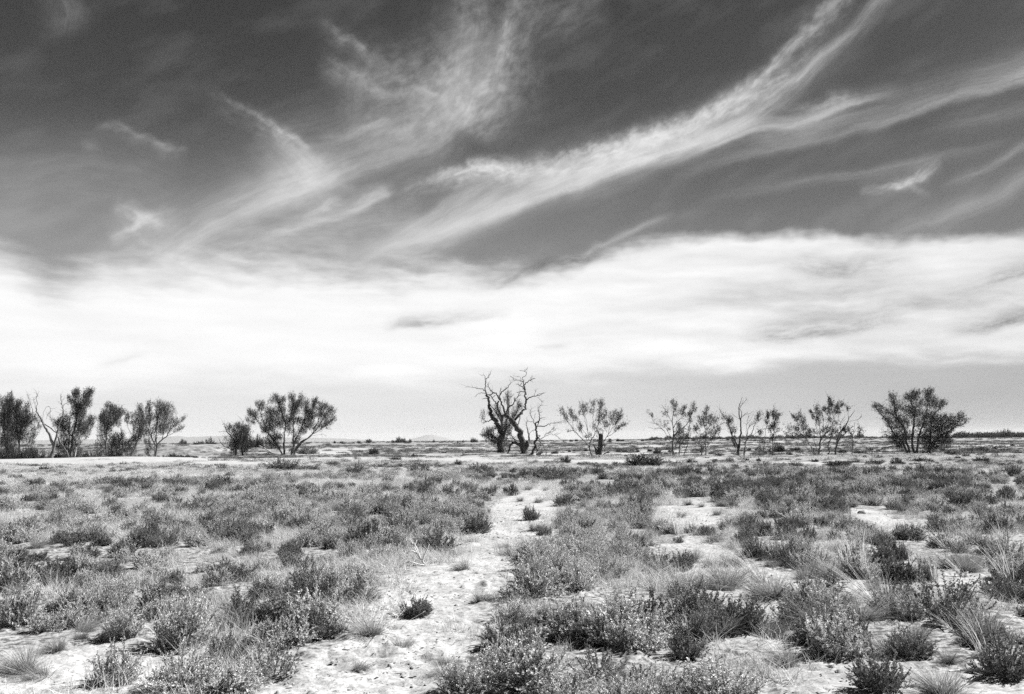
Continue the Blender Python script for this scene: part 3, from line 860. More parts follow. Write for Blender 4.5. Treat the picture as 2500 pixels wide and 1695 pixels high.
tree('bare_tree', 'bare leaning tree with thin forked limbs rising above the thicket behind the bank', 'dead tree', 'L1', (1040, 1465), 104,
     [([(1030, 1470), (1060, 1330), (1085, 1200), (1000, 1010), (930, 880), (860, 760), (800, 650), (745, 530), (738, 450)], 62, 14), ([(1085, 1250), (1160, 980), (1200, 820), (1250, 650), (1280, 570), (1265, 480), (1240, 350), (1235, 200)], 40, 7),
      ([(738, 450), (765, 370), (730, 270), (750, 210), (725, 110)], 13, 5), ([(745, 530), (700, 390), (690, 290)], 10, 4), ([(690, 760), (685, 690), (745, 530)], 9, 9), ([(685, 720), (650, 500), (620, 380), (565, 220)], 12, 4),
      ([(1265, 480), (1300, 400), (1380, 340)], 11, 5), ([(860, 760), (950, 820), (1060, 900), (1150, 980), (1200, 1100), (1330, 1260), (1400, 1430)], 14, 26), ([(1150, 970), (1070, 780), (1020, 650)], 9, 4),
      ([(860, 740), (880, 560), (950, 440), (1020, 460), (1010, 560)], 5, 3), ([(930, 700), (960, 620), (1000, 560)], 5, 3)],
     [], 1.8, M_BARK, M_TREE, group=GL)
tree('tree', 'tall dark tree with a leafy fork like a V behind the bank', 'tree', 'L1', (1430, 1450), 110,
     [([(1430, 1455), (1460, 1200), (1480, 1000), (1530, 800), (1560, 650), (1590, 480)], 50, 16), ([(1590, 520), (1540, 330), (1560, 180)], 14, 6), ([(1590, 520), (1720, 380), (1800, 200)], 14, 6), ([(1480, 1050), (1330, 880), (1200, 780)], 22, 8), ([(1500, 980), (1700, 900), (1850, 740)], 20, 7), ([(1410, 700), (1440, 620), (1470, 560)], 8, 8), ([(1400, 1430), (1400, 1100), (1405, 850), (1415, 690)], 20, 9),
      ([(1530, 1440), (1530, 1300), (1560, 1180)], 14, 8, 'd')],
     [(1550, 160, 55, 45), (1500, 230, 45, 55), (1440, 350, 60, 55), (1392, 275, 28, 40), (1550, 240, 75, 60), (1580, 400, 105, 70), (1580, 480, 105, 70), (1600, 560, 105, 80), (1780, 220, 75, 90), (1840, 160, 70, 40), (1740, 330, 75, 80), (1750, 430, 75, 70), (1540, 640, 75, 50), (1650, 640, 80, 80), (1580, 920, 90, 120), (1620, 790, 60, 90), (1300, 690, 70, 60, .8), (1170, 810, 80, 70), (1290, 840, 95, 90), (1290, 980, 100, 90), (1740, 850, 110, 100), (1850, 720, 80, 60), (1690, 990, 100, 90), (1490, 1130, 110, 110), (1330, 1120, 80, 80), (1250, 1200, 90, 80), (1560, 1290, 90, 90, .8)],
     2.2, M_BARK, M_TREE, 1.05, GL, dead_mat=M_PALE)
tree('tree', 'grey tree with a slanting crown and a pale trunk behind the bank', 'tree', 'L2', (160, 1425), 106,
     [([(165, 1430), (150, 1180), (165, 1060), (180, 900), (230, 700), (240, 480)], 30, 9, 't'), ([(165, 1060), (110, 900), (120, 650)], 16, 6), ([(180, 900), (330, 740), (470, 580)], 16, 5), ([(215, 1430), (250, 1250), (270, 1100)], 16, 8)],
     [(165, 425, 45, 40), (240, 460, 75, 45), (320, 500, 75, 45), (130, 600, 70, 70), (60, 700, 70, 60), (110, 690, 70, 60), (270, 600, 130, 90), (400, 590, 100, 80), (500, 560, 75, 40, .7), (210, 760, 140, 100), (340, 740, 110, 90), (130, 880, 110, 100), (90, 1030, 90, 90), (400, 830, 50, 50, .5), (200, 970, 70, 60, .7), (60, 1180, 100, 70), (60, 1330, 110, 80, .8)],
     2.2, M_BARK, M_TREEG, .9, GL, dead_mat=M_PALE)
tree('tree', 'small scrubby tree crouching between the slanting tree and the wide pale one', 'tree', 'L2', (400, 1425), 104,
     [([(410, 1430), (370, 1250), (460, 1080), (480, 1000), (460, 880)], 22, 6), ([(370, 1250), (300, 1120), (310, 1020)], 14, 5)],
     [(330, 1080, 100, 80), (400, 1180, 110, 90), (270, 1180, 90, 80), (460, 1060, 60, 60), (300, 1340, 110, 80, .7), (450, 1300, 80, 80, .6)], 1.6, M_BARK, M_TREE, .85, GL)
tree('tree', 'small open tree with a round gap in its crown left of the wide pale tree', 'tree', 'L2', (640, 1425), 103,
     [([(640, 1430), (720, 1260), (830, 1020), (890, 900), (860, 720)], 24, 7), ([(650, 1130), (670, 1010), (600, 870), (580, 780)], 12, 5), ([(660, 1180), (700, 960), (730, 830)], 12, 5)],
     [(640, 650, 75, 45), (585, 730, 45, 55), (760, 670, 75, 60), (800, 760, 75, 80), (820, 900, 85, 90), (690, 790, 50, 40), (860, 990, 85, 85), (700, 1120, 85, 75), (770, 1090, 90, 75), (650, 1290, 95, 110), (560, 1190, 85, 75), (880, 620, 55, 60, .6)], 1.8, M_BARK, M_TREE, .85, GL)
tree('tree', 'wide pale grey tree at the right end of the thicket behind the bank', 'tree', 'L2', (1160, 1415), 105,
     [([(1165, 1420), (1180, 1250), (1200, 1160), (1290, 1080), (1390, 1010), (1440, 920), (1600, 800), (1720, 690)], 36, 6), ([(1195, 1170), (1175, 1050), (1180, 850), (1210, 650), (1240, 450)], 22, 6), ([(1190, 1200), (1110, 1080), (1050, 850), (1045, 600), (1030, 430)], 18, 5), ([(1130, 1130), (1000, 900), (900, 680), (850, 500)], 14, 5), ([(1390, 1020), (1600, 930), (1700, 890)], 10, 4), ([(1290, 1090), (1340, 800), (1400, 500)], 14, 5), ([(1130, 1410), (1140, 1200), (1160, 1050)], 14, 9), ([(1120, 1410), (1060, 1350)], 14, 8), ([(975, 1150), (1040, 1120), (1090, 1080)], 9, 5, 'd')],
     [(830, 480, 60, 50, .7), (850, 570, 65, 55, .8), (1020, 420, 45, 65, .7), (1010, 540, 55, 65, .8), (1130, 430, 55, 50, .6), (1240, 430, 65, 70, .8), (1260, 510, 85, 80), (1390, 440, 75, 50, .8), (1350, 570, 90, 80), (1480, 460, 45, 45, .6), (1500, 580, 80, 55, s), (1230, 670, 95, 95), (1370, 690, 95, 85), (1480, 780, 85, 75, .8), (1550, 740, 75, 50, .6), (1710, 690, 35, 28, s), (1650, 880, 65, 35, s), (1530, 920, 75, 40, s), (1050, 690, 85, 85), (950, 820, 85, 95), (1260, 870, 115, 95), (1150, 940, 85, 85), (1010, 990, 85, 75), (1350, 890, 85, 75), (1290, 970, 65, 55), (1000, 1130, 60, 60), (1010, 1330, 45, 80), (1040, 1230, 50, 60)],
     2.6, M_BARK, M_TREEG, .8, GL, dead_mat=M_PALE)
# ---- the big fan and its neighbour
tree('tree', 'big fan shaped tree with many stems and feathery crown', 'tree', 'M1', (1250, 1185), 112,
     [([(1235, 1190), (1220, 1000), (1235, 800), (1250, 650), (1180, 430), (1100, 210)], 40, 7), ([(1400, 1175), (1540, 960), (1720, 860), (1860, 680), (1990, 480), (2080, 380)], 30, 6, 't'), ([(1200, 1185), (1100, 1010), (950, 820), (860, 650), (800, 440), (830, 290)], 28, 6, 't'), ([(1360, 1175), (1400, 900), (1390, 650), (1380, 320), (1370, 170)], 28, 6, 't'),
      ([(1190, 1180), (1080, 1010), (900, 780), (740, 590), (620, 440)], 18, 5), ([(1400, 1160), (1480, 1010), (1690, 880), (1780, 740), (1850, 600), (1920, 350)], 22, 5), ([(1380, 1160), (1420, 980), (1500, 800), (1580, 600), (1640, 420), (1640, 260)], 22, 5), ([(1450, 1090), (1650, 890), (1800, 800), (2000, 650), (2090, 570)], 16, 4),
      ([(1720, 860), (1900, 825), (1990, 835)], 6, 3), ([(1900, 735), (2000, 730), (2110, 737)], 6, 3), ([(1240, 1150), (1240, 960), (1232, 720)], 12, 8, 'd'), ([(1370, 960), (1375, 900), (1380, 870)], 8, 6, 'd'), ([(1080, 1000), (1130, 1080), (1180, 1170)], 8, 10, 'd'), ([(1500, 800), (1700, 520), (1780, 260)], 12, 5), ([(1240, 720), (1320, 560), (1470, 320)], 12, 5)],
     [(590, 400, 45, 45), (620, 470, 55, 55), (560, 565, 40, 40), (700, 440, 50, 45), (700, 520, 65, 55), (660, 620, 55, 35), (740, 280, 40, 45), (840, 280, 40, 55), (790, 360, 55, 55), (970, 250, 40, 45, .6), (1070, 210, 70, 75), (1160, 290, 65, 80), (1215, 220, 42, 55), (950, 420, 80, 65), (1060, 470, 90, 75), (980, 540, 100, 75), (1000, 630, 105, 75), (1180, 420, 80, 65), (1200, 580, 120, 85), (1360, 190, 60, 75), (1400, 330, 85, 85), (1530, 220, 55, 85), (1470, 330, 75, 85), (1400, 450, 100, 65), (1360, 600, 100, 90), (1500, 600, 90, 75), (1620, 310, 60, 85), (1640, 430, 80, 85), (1780, 230, 50, 55), (1830, 260, 45, 45, .7), (1760, 330, 50, 80), (1720, 480, 90, 85), (1680, 570, 80, 75), (1640, 680, 90, 65), (1560, 780, 80, 65), (1900, 350, 80, 75), (2010, 350, 60, 60), (1880, 470, 80, 85), (2090, 420, 65, 65), (1990, 530, 75, 65), (2090, 570, 50, 55, .7), (2000, 640, 90, 45), (1920, 700, 80, 35), (1700, 700, 75, 55), (1100, 680, 110, 75), (900, 720, 90, 75), (860, 790, 50, 35), (1000, 760, 75, 55), (1280, 720, 65, 55), (1020, 930, 120, 100), (950, 1030, 100, 70), (1110, 900, 85, 75), (1450, 900, 75, 75, .8), (1380, 1130, 75, 50), (1350, 800, 75, 65, .7), (1100, 1050, 80, 50)],
     3.0, M_BARK, M_TREE, .9, GC, dead_mat=M_PALE)
tree('tree', 'small round tree with a bare snag, left beside the big fan tree', 'tree', 'M1', (350, 1195), 110,
     [([(330, 1200), (360, 1080), (400, 1000), (450, 850), (470, 720)], 30, 12), ([(340, 1150), (310, 930), (200, 800), (160, 720), (130, 650)], 18, 6), ([(170, 785), (100, 775), (40, 790)], 7, 4), ([(470, 720), (465, 600), (410, 530)], 12, 4), ([(470, 610), (520, 540)], 7, 4), ([(490, 720), (590, 640), (660, 560)], 12, 6), ([(270, 1100), (120, 1020), (40, 920)], 12, 5), ([(120, 1015), (170, 930), (200, 900)], 6, 3), ([(470, 1195), (450, 1050), (520, 850)], 26, 8)],
     [(250, 710, 50, 45), (380, 690, 60, 45), (290, 780, 60, 50), (400, 770, 80, 65), (510, 740, 60, 65), (540, 820, 75, 65), (430, 850, 110, 75), (350, 930, 105, 75), (500, 940, 110, 85), (300, 1020, 100, 70), (420, 1040, 120, 85), (560, 1030, 80, 75), (310, 1130, 60, 55), (480, 1140, 70, 50)],
     1.8, M_BARK, M_TREE, 1.0, GC)
# ---- the dead tree in the middle and its companions
tree('dead_tree', 'gnarled dead tree with a thick leaning trunk and contorted bare limbs', 'dead tree', 'D1', (930, 1440), 99,
     [([(945, 1440), (925, 1320), (895, 1190), (855, 1080), (785, 985), (735, 920), (690, 865), (650, 830)], 92, 44),
      ([(650, 835), (680, 800), (710, 730), (760, 690), (800, 640), (840, 570), (880, 510)], 30, 5), ([(800, 640), (795, 590)], 16, 12), ([(690, 750), (700, 650), (720, 610)], 18, 8), ([(650, 805), (620, 700), (570, 610), (520, 530), (480, 500), (430, 460), (390, 400), (380, 365)], 28, 5), ([(480, 500), (420, 530), (365, 520)], 16, 9), ([(660, 840), (595, 860), (555, 780), (540, 690), (560, 640)], 34, 18), ([(540, 685), (490, 630), (455, 575), (410, 535)], 20, 8), ([(580, 615), (570, 540), (620, 470), (700, 405), (740, 340)], 20, 6), ([(572, 530), (580, 430)], 12, 6), ([(600, 850), (605, 930), (600, 1010)], 32, 28), ([(500, 540), (450, 590)], 9, 7),
      ([(770, 960), (800, 930), (860, 845), (910, 790), (950, 740), (965, 640), (960, 520), (955, 440), (942, 380), (935, 310)], 36, 14, 'd'), ([(935, 310), (870, 285), (800, 270), (720, 200)], 11, 4), ([(945, 362), (1000, 310), (1050, 280), (1120, 260)], 15, 5), ([(1050, 280), (1050, 240)], 8, 4), ([(950, 440), (910, 390), (830, 350)], 16, 7), ([(945, 475), (900, 463), (830, 480)], 14, 7), ([(965, 610), (1020, 570), (1100, 545), (1180, 530), (1240, 500)], 18, 5), ([(1100, 545), (1110, 500), (1130, 455)], 6, 3), ([(1150, 560), (1200, 600), (1240, 640)], 5, 3), ([(935, 310), (920, 250), (975, 205), (975, 170), (955, 140), (995, 90)], 9, 4), ([(900, 300), (880, 230), (810, 225)], 5, 3), ([(960, 150), (900, 140), (870, 128)], 5, 3), ([(905, 320), (890, 370), (940, 390)], 8, 6),
      ([(840, 1010), (870, 930), (885, 870), (850, 882)], 14, 8), ([(905, 1330), (855, 1290), (785, 1280), (735, 1305), (712, 1380), (690, 1440)], 46, 14, 'd'), ([(830, 1285), (765, 1180), (730, 1140)], 16, 8), ([(950, 1300), (1000, 1240), (1025, 1170), (995, 1050), (980, 960)], 40, 4), ([(1020, 1140), (1060, 1090), (1110, 1070)], 6, 3), ([(955, 1420), (985, 1330), (1000, 1250)], 60, 40), ([(730, 1140), (640, 1080), (600, 1060)], 8, 4, 'd')],
     [], 2.4, M_DEAD, M_TREE, group=GC, dead_mat=M_DEAD, parts=('trunk', 'limb', 'crown'))
tree('tree', 'half dead tree with leafy tufts and a bare twisted top behind the gnarled one', 'tree', 'D1', (590, 1445), 103,
     [([(590, 1450), (560, 1300), (600, 1150), (550, 1030), (510, 940), (450, 870), (420, 800), (402, 700), (398, 620), (380, 560), (362, 520)], 80, 22), ([(362, 520), (345, 470), (340, 380), (350, 280), (400, 220), (422, 160)], 20, 5), ([(350, 270), (330, 212), (270, 205)], 8, 4), ([(345, 470), (280, 430), (180, 415), (60, 395)], 14, 3), ([(345, 495), (280, 490), (240, 490), (180, 550)], 9, 3), ([(220, 420), (200, 390)], 5, 3), ([(380, 580), (335, 572), (300, 590)], 11, 6), ([(500, 920), (420, 920), (360, 945), (310, 960)], 18, 6), ([(360, 942), (290, 890)], 8, 4), ([(600, 1200), (680, 950), (700, 700), (690, 560)], 24, 6), ([(640, 1080), (780, 900), (870, 700)], 16, 5), ([(560, 1250), (450, 1160), (370, 1150)], 22, 8), ([(430, 700), (520, 800), (580, 940)], 10, 14)],
     [(700, 530, 60, 50, s), (690, 620, 60, 60, s), (850, 690, 55, 50, s), (880, 720, 45, 40, .7), (510, 720, 45, 55, s), (530, 820, 60, 75, .8), (640, 900, 75, 75, .6), (800, 820, 60, 70, s), (780, 880, 45, 55, .7), (315, 840, 30, 70, s), (400, 830, 35, 35, s), (700, 1020, 75, 65), (660, 1110, 85, 65), (600, 1060, 65, 55), (495, 1050, 35, 28), (380, 1160, 80, 60), (320, 1175, 50, 25, .8), (430, 1110, 55, 45), (440, 1230, 80, 60), (510, 1290, 65, 65), (590, 1170, 70, 55), (590, 1300, 70, 90), (660, 1250, 70, 80, .6), (590, 1400, 65, 55), (830, 1230, 45, 50, s), (690, 1370, 40, 60, .6), (740, 1250, 40, 40, s)],
     2.2, M_DEAD, M_TREE, .95, GC)
tree('dead_tree', 'small crooked dead tree with a drooping tangle of bare branches right of the gnarled one', 'dead tree', 'D1', (1040, 1485), 97,
     [([(1035, 1490), (1095, 1390), (1122, 1330), (1100, 1270), (1140, 1215), (1135, 1120), (1125, 1020), (1115, 985)], 34, 22), ([(1120, 985), (1150, 945), (1185, 910), (1172, 830), (1148, 780), (1170, 730), (1205, 700)], 18, 4), ([(1115, 990), (1075, 930), (1042, 830), (1055, 750)], 13, 4), ([(1070, 950), (1010, 940), (980, 900)], 7, 3), ([(1130, 1020), (1250, 1015), (1330, 990), (1420, 965), (1530, 955)], 15, 4), ([(1150, 1000), (1170, 950), (1200, 900), (1240, 888)], 11, 4), ([(1140, 1215), (1190, 1160), (1150, 1165), (1185, 1225), (1150, 1240)], 10, 7), ([(1135, 1240), (1220, 1200), (1320, 1110), (1400, 1040)], 11, 3), ([(1260, 1170), (1370, 1140), (1440, 1170), (1500, 1220)], 7, 3), ([(1190, 1260), (1260, 1370), (1285, 1420), (1270, 1480)], 9, 5), ([(1175, 1255), (1195, 1330), (1160, 1390)], 10, 5), ([(1122, 1335), (1150, 1400), (1130, 1450)], 16, 10), ([(1300, 1130), (1390, 1090), (1430, 1050)], 6, 3), ([(1180, 820), (1220, 790)], 5, 3), ([(1105, 900), (1110, 830)], 5, 3), ([(1230, 1310), (1320, 1365)], 5, 3)],
     [], 1.8, M_DEAD, M_TREE, group=GC, parts=('trunk', 'branch', 'crown'))
# ---- the fan with the stump beside it
tree('tree', 'delicate fan shaped tree with feathery tips behind the broken stump', 'tree', 'F1', (820, 1412), 90,
     [([(825, 1418), (795, 1290), (780, 1200), (740, 1140), (660, 1030), (560, 930), (450, 800), (350, 650), (250, 500), (200, 395)], 32, 5), ([(785, 1200), (800, 1060), (880, 920), (920, 800), (980, 650), (1060, 550), (1150, 430)], 24, 5), ([(430, 765), (420, 620), (400, 420)], 9, 4), ([(790, 1045), (740, 920), (640, 790), (520, 620), (460, 540)], 12, 4), ([(760, 935), (740, 750), (710, 560), (650, 420), (650, 280)], 12, 4), ([(890, 800), (862, 600), (850, 500), (870, 330), (850, 245)], 12, 4), ([(735, 800), (690, 600), (650, 440)], 8, 4), ([(970, 660), (990, 450), (1020, 250)], 13, 4), ([(1085, 1065), (1160, 930), (1250, 770), (1360, 650), (1450, 450)], 16, 4), ([(1160, 940), (1300, 850), (1440, 720), (1540, 680)], 11, 3), ([(1150, 840), (1100, 720)], 8, 4), ([(1180, 890), (1250, 600), (1310, 480)], 10, 4), ([(650, 1010), (630, 900), (610, 800)], 7, 4), ([(820, 1412), (1000, 1250), (1085, 1065)], 12, 14)],
     [(210, 405, 45, 45, .6), (250, 480, 50, 60, .6), (290, 570, 50, 55, .6), (390, 400, 65, 45, .8), (400, 480, 50, 65, .7), (480, 560, 50, 50, .9), (640, 270, 105, 42, .9), (650, 350, 85, 70, .9), (750, 370, 55, 50, .6), (850, 260, 65, 45, .6), (800, 420, 45, 45, s), (1010, 230, 75, 55, .9), (1020, 310, 85, 75), (1000, 420, 80, 75), (1020, 520, 85, 70), (960, 580, 65, 45, .8), (1110, 500, 65, 50, .9), (1200, 510, 85, 55, .9), (1330, 440, 105, 50, .9), (1420, 470, 70, 60, .9), (1330, 550, 110, 65), (1400, 560, 80, 65), (1320, 630, 70, 55, .9), (1100, 660, 75, 55), (1150, 700, 55, 45), (1000, 820, 75, 55), (1340, 790, 55, 45), (1420, 740, 75, 45, .7), (1510, 690, 45, 28, .5), (570, 790, 65, 45, .7), (620, 720, 45, 35, s), (860, 740, 55, 60, .7), (560, 450, 45, 35, s), (340, 820, 40, 25, s), (800, 930, 45, 45, .7), (920, 1010, 65, 60, .7), (710, 960, 35, 28, s)],
     2.2, M_BARK, M_TREEG, .42, GC)
# ---- row of thin trees on the right
tree('tree', 'open tree with a straight trunk at the left end of the thin row', 'tree', 'R1', (640, 1412), 84,
     [([(640, 1418), (640, 1200), (640, 1000), (645, 800), (625, 600), (650, 400), (620, 210)], 38, 5), ([(648, 745), (720, 620), (800, 560), (900, 470)], 17, 4), ([(655, 930), (760, 820), (930, 680), (1000, 550), (1040, 450), (1080, 285)], 22, 5), ([(620, 640), (560, 520), (440, 450)], 8, 3), ([(612, 600), (560, 590), (470, 600)], 6, 3), ([(625, 1150), (560, 1020), (500, 900), (430, 790), (300, 680), (190, 640)], 13, 4), ([(430, 790), (330, 740), (230, 770)], 6, 3), ([(615, 1000), (560, 880), (490, 760), (400, 700), (230, 630), (190, 460)], 12, 4), ([(640, 420), (700, 330), (690, 250)], 7, 4), ([(560, 520), (500, 400), (420, 280)], 6, 3), ([(800, 560), (850, 440), (900, 330)], 6, 3), ([(680, 1240), (720, 1100), (760, 1000)], 12, 6)],
     [(620, 210, 40, 50, s), (690, 270, 45, 50, s), (670, 350, 55, 50, s), (480, 440, 45, 35, .35), (205, 490, 25, 45, s), (480, 690, 55, 45, .6), (540, 790, 35, 35, s), (880, 330, 45, 25, .6), (800, 380, 55, 50, .35), (720, 470, 50, 55, .4), (850, 480, 55, 45, .35), (1070, 290, 55, 55, .7), (1100, 360, 45, 45, .6), (960, 480, 55, 45, .8), (1030, 430, 45, 55, .7), (1000, 600, 40, 65, .6), (980, 790, 50, 55, s), (760, 420, 60, 60, .3)],
     2.0, M_BARK, M_TREE, .32, GR)
tree('tree', 'short twin stemmed leafy tree right beside the straight open tree', 'tree', 'R1', (790, 1412), 83,
     [([(785, 1418), (780, 1200), (770, 1000), (770, 800), (780, 690)], 24, 7), ([(860, 1415), (900, 1290), (950, 1150), (970, 1000), (980, 800), (1000, 640)], 20, 6, 't'), ([(780, 1180), (850, 1050), (870, 960)], 10, 5)],
     [(780, 690, 45, 55, .8), (770, 770, 60, 65, .8), (740, 850, 55, 55), (820, 840, 65, 55), (730, 930, 55, 45), (860, 960, 85, 75), (900, 1060, 85, 85), (800, 1080, 85, 85), (850, 1180, 75, 75, .8), (740, 1180, 45, 55), (700, 1070, 45, 55, s), (940, 940, 55, 45, .8)], 1.6, M_BARK, M_TREE, .32, GR)
tree('tree', 'broad tree with clumped leaves, third in the thin row', 'tree', 'R1', (1310, 1415), 83,
     [([(1335, 1420), (1350, 1250), (1330, 1100), (1350, 900), (1400, 720), (1490, 570)], 26, 6), ([(1260, 1420), (1250, 1200), (1240, 1000), (1180, 880), (1100, 760)], 18, 5, 't'), ([(1350, 860), (1310, 700), (1290, 560)], 13, 5), ([(1365, 1200), (1440, 1080), (1500, 980), (1560, 850)], 13, 5), ([(1490, 770), (1650, 680), (1740, 630)], 6, 3), ([(1360, 800), (1350, 560), (1360, 380)], 12, 4)],
     [(1360, 370, 55, 50, .5), (1330, 440, 45, 55, .6), (1330, 540, 65, 55, .8), (1400, 560, 75, 65), (1480, 560, 65, 55, .8), (1560, 580, 65, 45, s), (1350, 640, 75, 55), (1280, 700, 55, 45), (1200, 560, 65, 55, .5), (1230, 630, 45, 45, .7), (1140, 740, 55, 45), (1160, 790, 55, 45), (1450, 650, 55, 55, .7), (1550, 640, 55, 35, s), (1540, 770, 65, 45), (1640, 790, 65, 55), (1560, 850, 75, 55), (1430, 870, 75, 55), (1480, 930, 85, 55), (1480, 990, 55, 35), (1290, 950, 75, 55), (1330, 1020, 85, 75), (1330, 1100, 75, 65), (1160, 1100, 55, 45), (1240, 1310, 55, 45), (1300, 1240, 45, 35)],
     2.0, M_BARK, M_TREE, .32, GR)
tree('tree', 'forked tree with a tall bare pole and one leafy leaning limb', 'tree', 'R2', (545, 1395), 84,
     [([(545, 1400), (550, 1250), (565, 1150), (580, 1000), (600, 800), (590, 600), (560, 400), (560, 290), (600, 180), (640, 90)], 58, 5), ([(545, 1220), (520, 1100), (440, 950), (370, 780), (340, 640), (290, 560), (200, 450), (150, 340)], 36, 7), ([(600, 570), (620, 400), (580, 330), (640, 240), (720, 120)], 17, 4), ([(610, 540), (660, 470), (760, 400)], 8, 3), ([(590, 570), (500, 510), (420, 450)], 6, 3), ([(620, 520), (700, 460), (820, 430)], 6, 3), ([(500, 1300), (420, 1260), (280, 1240)], 8, 4)],
     [(350, 560, 55, 45, .8), (340, 620, 55, 45, .8), (400, 600, 45, 35, s), (360, 700, 55, 55), (420, 760, 75, 65), (460, 830, 65, 55), (400, 840, 45, 45), (440, 1000, 40, 55), (480, 1080, 50, 65), (470, 1160, 55, 55), (520, 1200, 50, 65), (240, 540, 55, 35, s)], 1.8, M_BARK, M_TREE, .32, GR)
tree('bare_tree', 'slender nearly leafless tree curving up to the right of the forked tree', 'tree', 'R2', (670, 1395), 83,
     [([(668, 1400), (690, 1200), (710, 1050), (790, 930), (840, 850), (900, 680), (960, 540), (990, 440)], 30, 5), ([(715, 1040), (740, 850), (760, 750), (830, 680), (920, 625)], 14, 6), ([(960, 540), (1080, 440)], 6, 3), ([(720, 960), (715, 760), (740, 600), (760, 500)], 8, 3), ([(790, 930), (900, 870), (1000, 800), (1150, 740)], 8, 3), ([(900, 680), (980, 600), (1030, 540)], 6, 3), ([(765, 740), (800, 660), (830, 620)], 5, 3)],
     [(955, 560, 30, 50, .35), (985, 480, 25, 40, .3)], 1.5, M_BARK, M_TREE, .32, GR)
tree('tree', 'spindly sapling with a small top tuft left of the V topped tree', 'tree', 'R2', (1070, 1395), 84,
     [([(1085, 1400), (1078, 1200), (1100, 1130), (1120, 950), (1130, 800), (1160, 640), (1180, 450)], 16, 5), ([(1080, 1210), (1050, 1080), (1030, 880), (1030, 830)], 12, 5), ([(1020, 1398), (1000, 1250), (985, 1000), (990, 900)], 9, 4, 't')],
     [(1180, 455, 32, 42), (1185, 530, 32, 45), (1150, 620, 25, 50, s), (1030, 870, 40, 50, .6), (1060, 1090, 45, 35)], 1.2, M_BARK, M_TREE, .32, GR)
tree('tree', 'narrow tree with a V shaped leafy top above bushy regrowth', 'tree', 'R2', (1270, 1395), 84,
     [([(1270, 1400), (1290, 1100), (1300, 900), (1310, 750), (1330, 600), (1400, 480)], 20, 5), ([(1305, 800), (1310, 600), (1300, 440)], 10, 4), ([(1275, 890), (1220, 790), (1180, 700)], 8, 3)],
     [(1300, 430, 50, 42), (1310, 500, 50, 50), (1410, 480, 52, 40), (1370, 550, 45, 45), (1290, 700, 75, 45, .9), (1240, 740, 45, 45), (1320, 740, 50, 45), (1220, 830, 25, 45, s), (1380, 650, 35, 50, s), (1400, 820, 40, 45, .35), (1300, 960, 55, 45), (1250, 1020, 45, 45), (1200, 1200, 85, 65, .8), (1260, 1290, 85, 55, .8), (1180, 1330, 85, 55, .8), (1280, 1350, 55, 50, .8)], 1.5, M_BARK, M_TREE, .32, GR)
tree('tree', 'spreading tree with several leaning stems and tufted crown', 'tree', 'R3', (870, 1405), 84,
     [([(875, 1410), (882, 1200), (900, 1050), (970, 920), (1070, 820), (1150, 690), (1190, 580), (1210, 450)], 40, 6), ([(835, 1405), (750, 1240), (650, 1090), (560, 930), (450, 820), (420, 650), (360, 530)], 26, 5, 't'), ([(1190, 595), (1100, 520), (980, 400)], 14, 5), ([(1180, 560), (1140, 350), (1090, 170)], 13, 4), ([(900, 1050), (905, 900), (880, 700), (850, 450), (820, 345)], 17, 5), ([(960, 920), (965, 750), (960, 550), (930, 400)], 10, 4), ([(570, 940), (530, 680), (480, 490)], 11, 4), ([(825, 1220), (740, 980), (660, 830)], 13, 5), ([(640, 1120), (480, 1020), (250, 930), (190, 850)], 10, 4), ([(905, 1120), (1000, 1030), (1080, 970)], 14, 6), ([(1205, 480), (1260, 360), (1330, 290)], 9, 4)],
     [(350, 520, 50, 35), (400, 560, 45, 55), (460, 470, 45, 42, s), (500, 560, 55, 55, .8), (560, 640, 55, 65), (500, 690, 65, 55), (600, 760, 55, 50), (400, 790, 55, 35), (560, 810, 75, 55), (280, 720, 65, 55, s), (260, 800, 55, 45, .6), (690, 420, 32, 25), (740, 500, 45, 25, .6), (820, 370, 45, 45, .6), (850, 450, 55, 60, .8), (840, 560, 65, 60, .7), (860, 660, 60, 55, .8), (760, 560, 45, 35, s), (1088, 160, 28, 45), (1105, 240, 38, 35), (1150, 260, 42, 42), (990, 370, 42, 32), (1060, 350, 55, 45), (1080, 430, 65, 55), (1180, 380, 55, 65), (1250, 320, 55, 50), (1330, 280, 55, 45, .6), (1370, 270, 35, 35, s), (1230, 430, 55, 50, .7), (1090, 600, 50, 42), (1030, 780, 80, 42), (970, 830, 80, 55), (680, 820, 55, 42), (750, 820, 55, 35, s), (700, 900, 65, 55), (850, 870, 65, 55), (350, 910, 65, 42), (460, 930, 80, 42), (630, 910, 45, 35)],
     2.2, M_BARK, M_TREE, .32, GR)
tree('tree', 'thin straight pale stemmed tree behind the spreading and the leaning tree', 'tree', 'R3', (1065, 1405), 83,
     [([(1065, 1410), (1090, 1280), (1075, 1130), (1110, 1000), (1140, 880), (1180, 790)], 22, 7), ([(1120, 970), (1200, 880), (1235, 820)], 8, 4)],
     [(1170, 800, 75, 50, .9), (1150, 870, 50, 42, .8), (1235, 830, 45, 45, .6), (1120, 930, 40, 40, .6)], 1.2, M_DEAD, M_TREE, .32, GR)
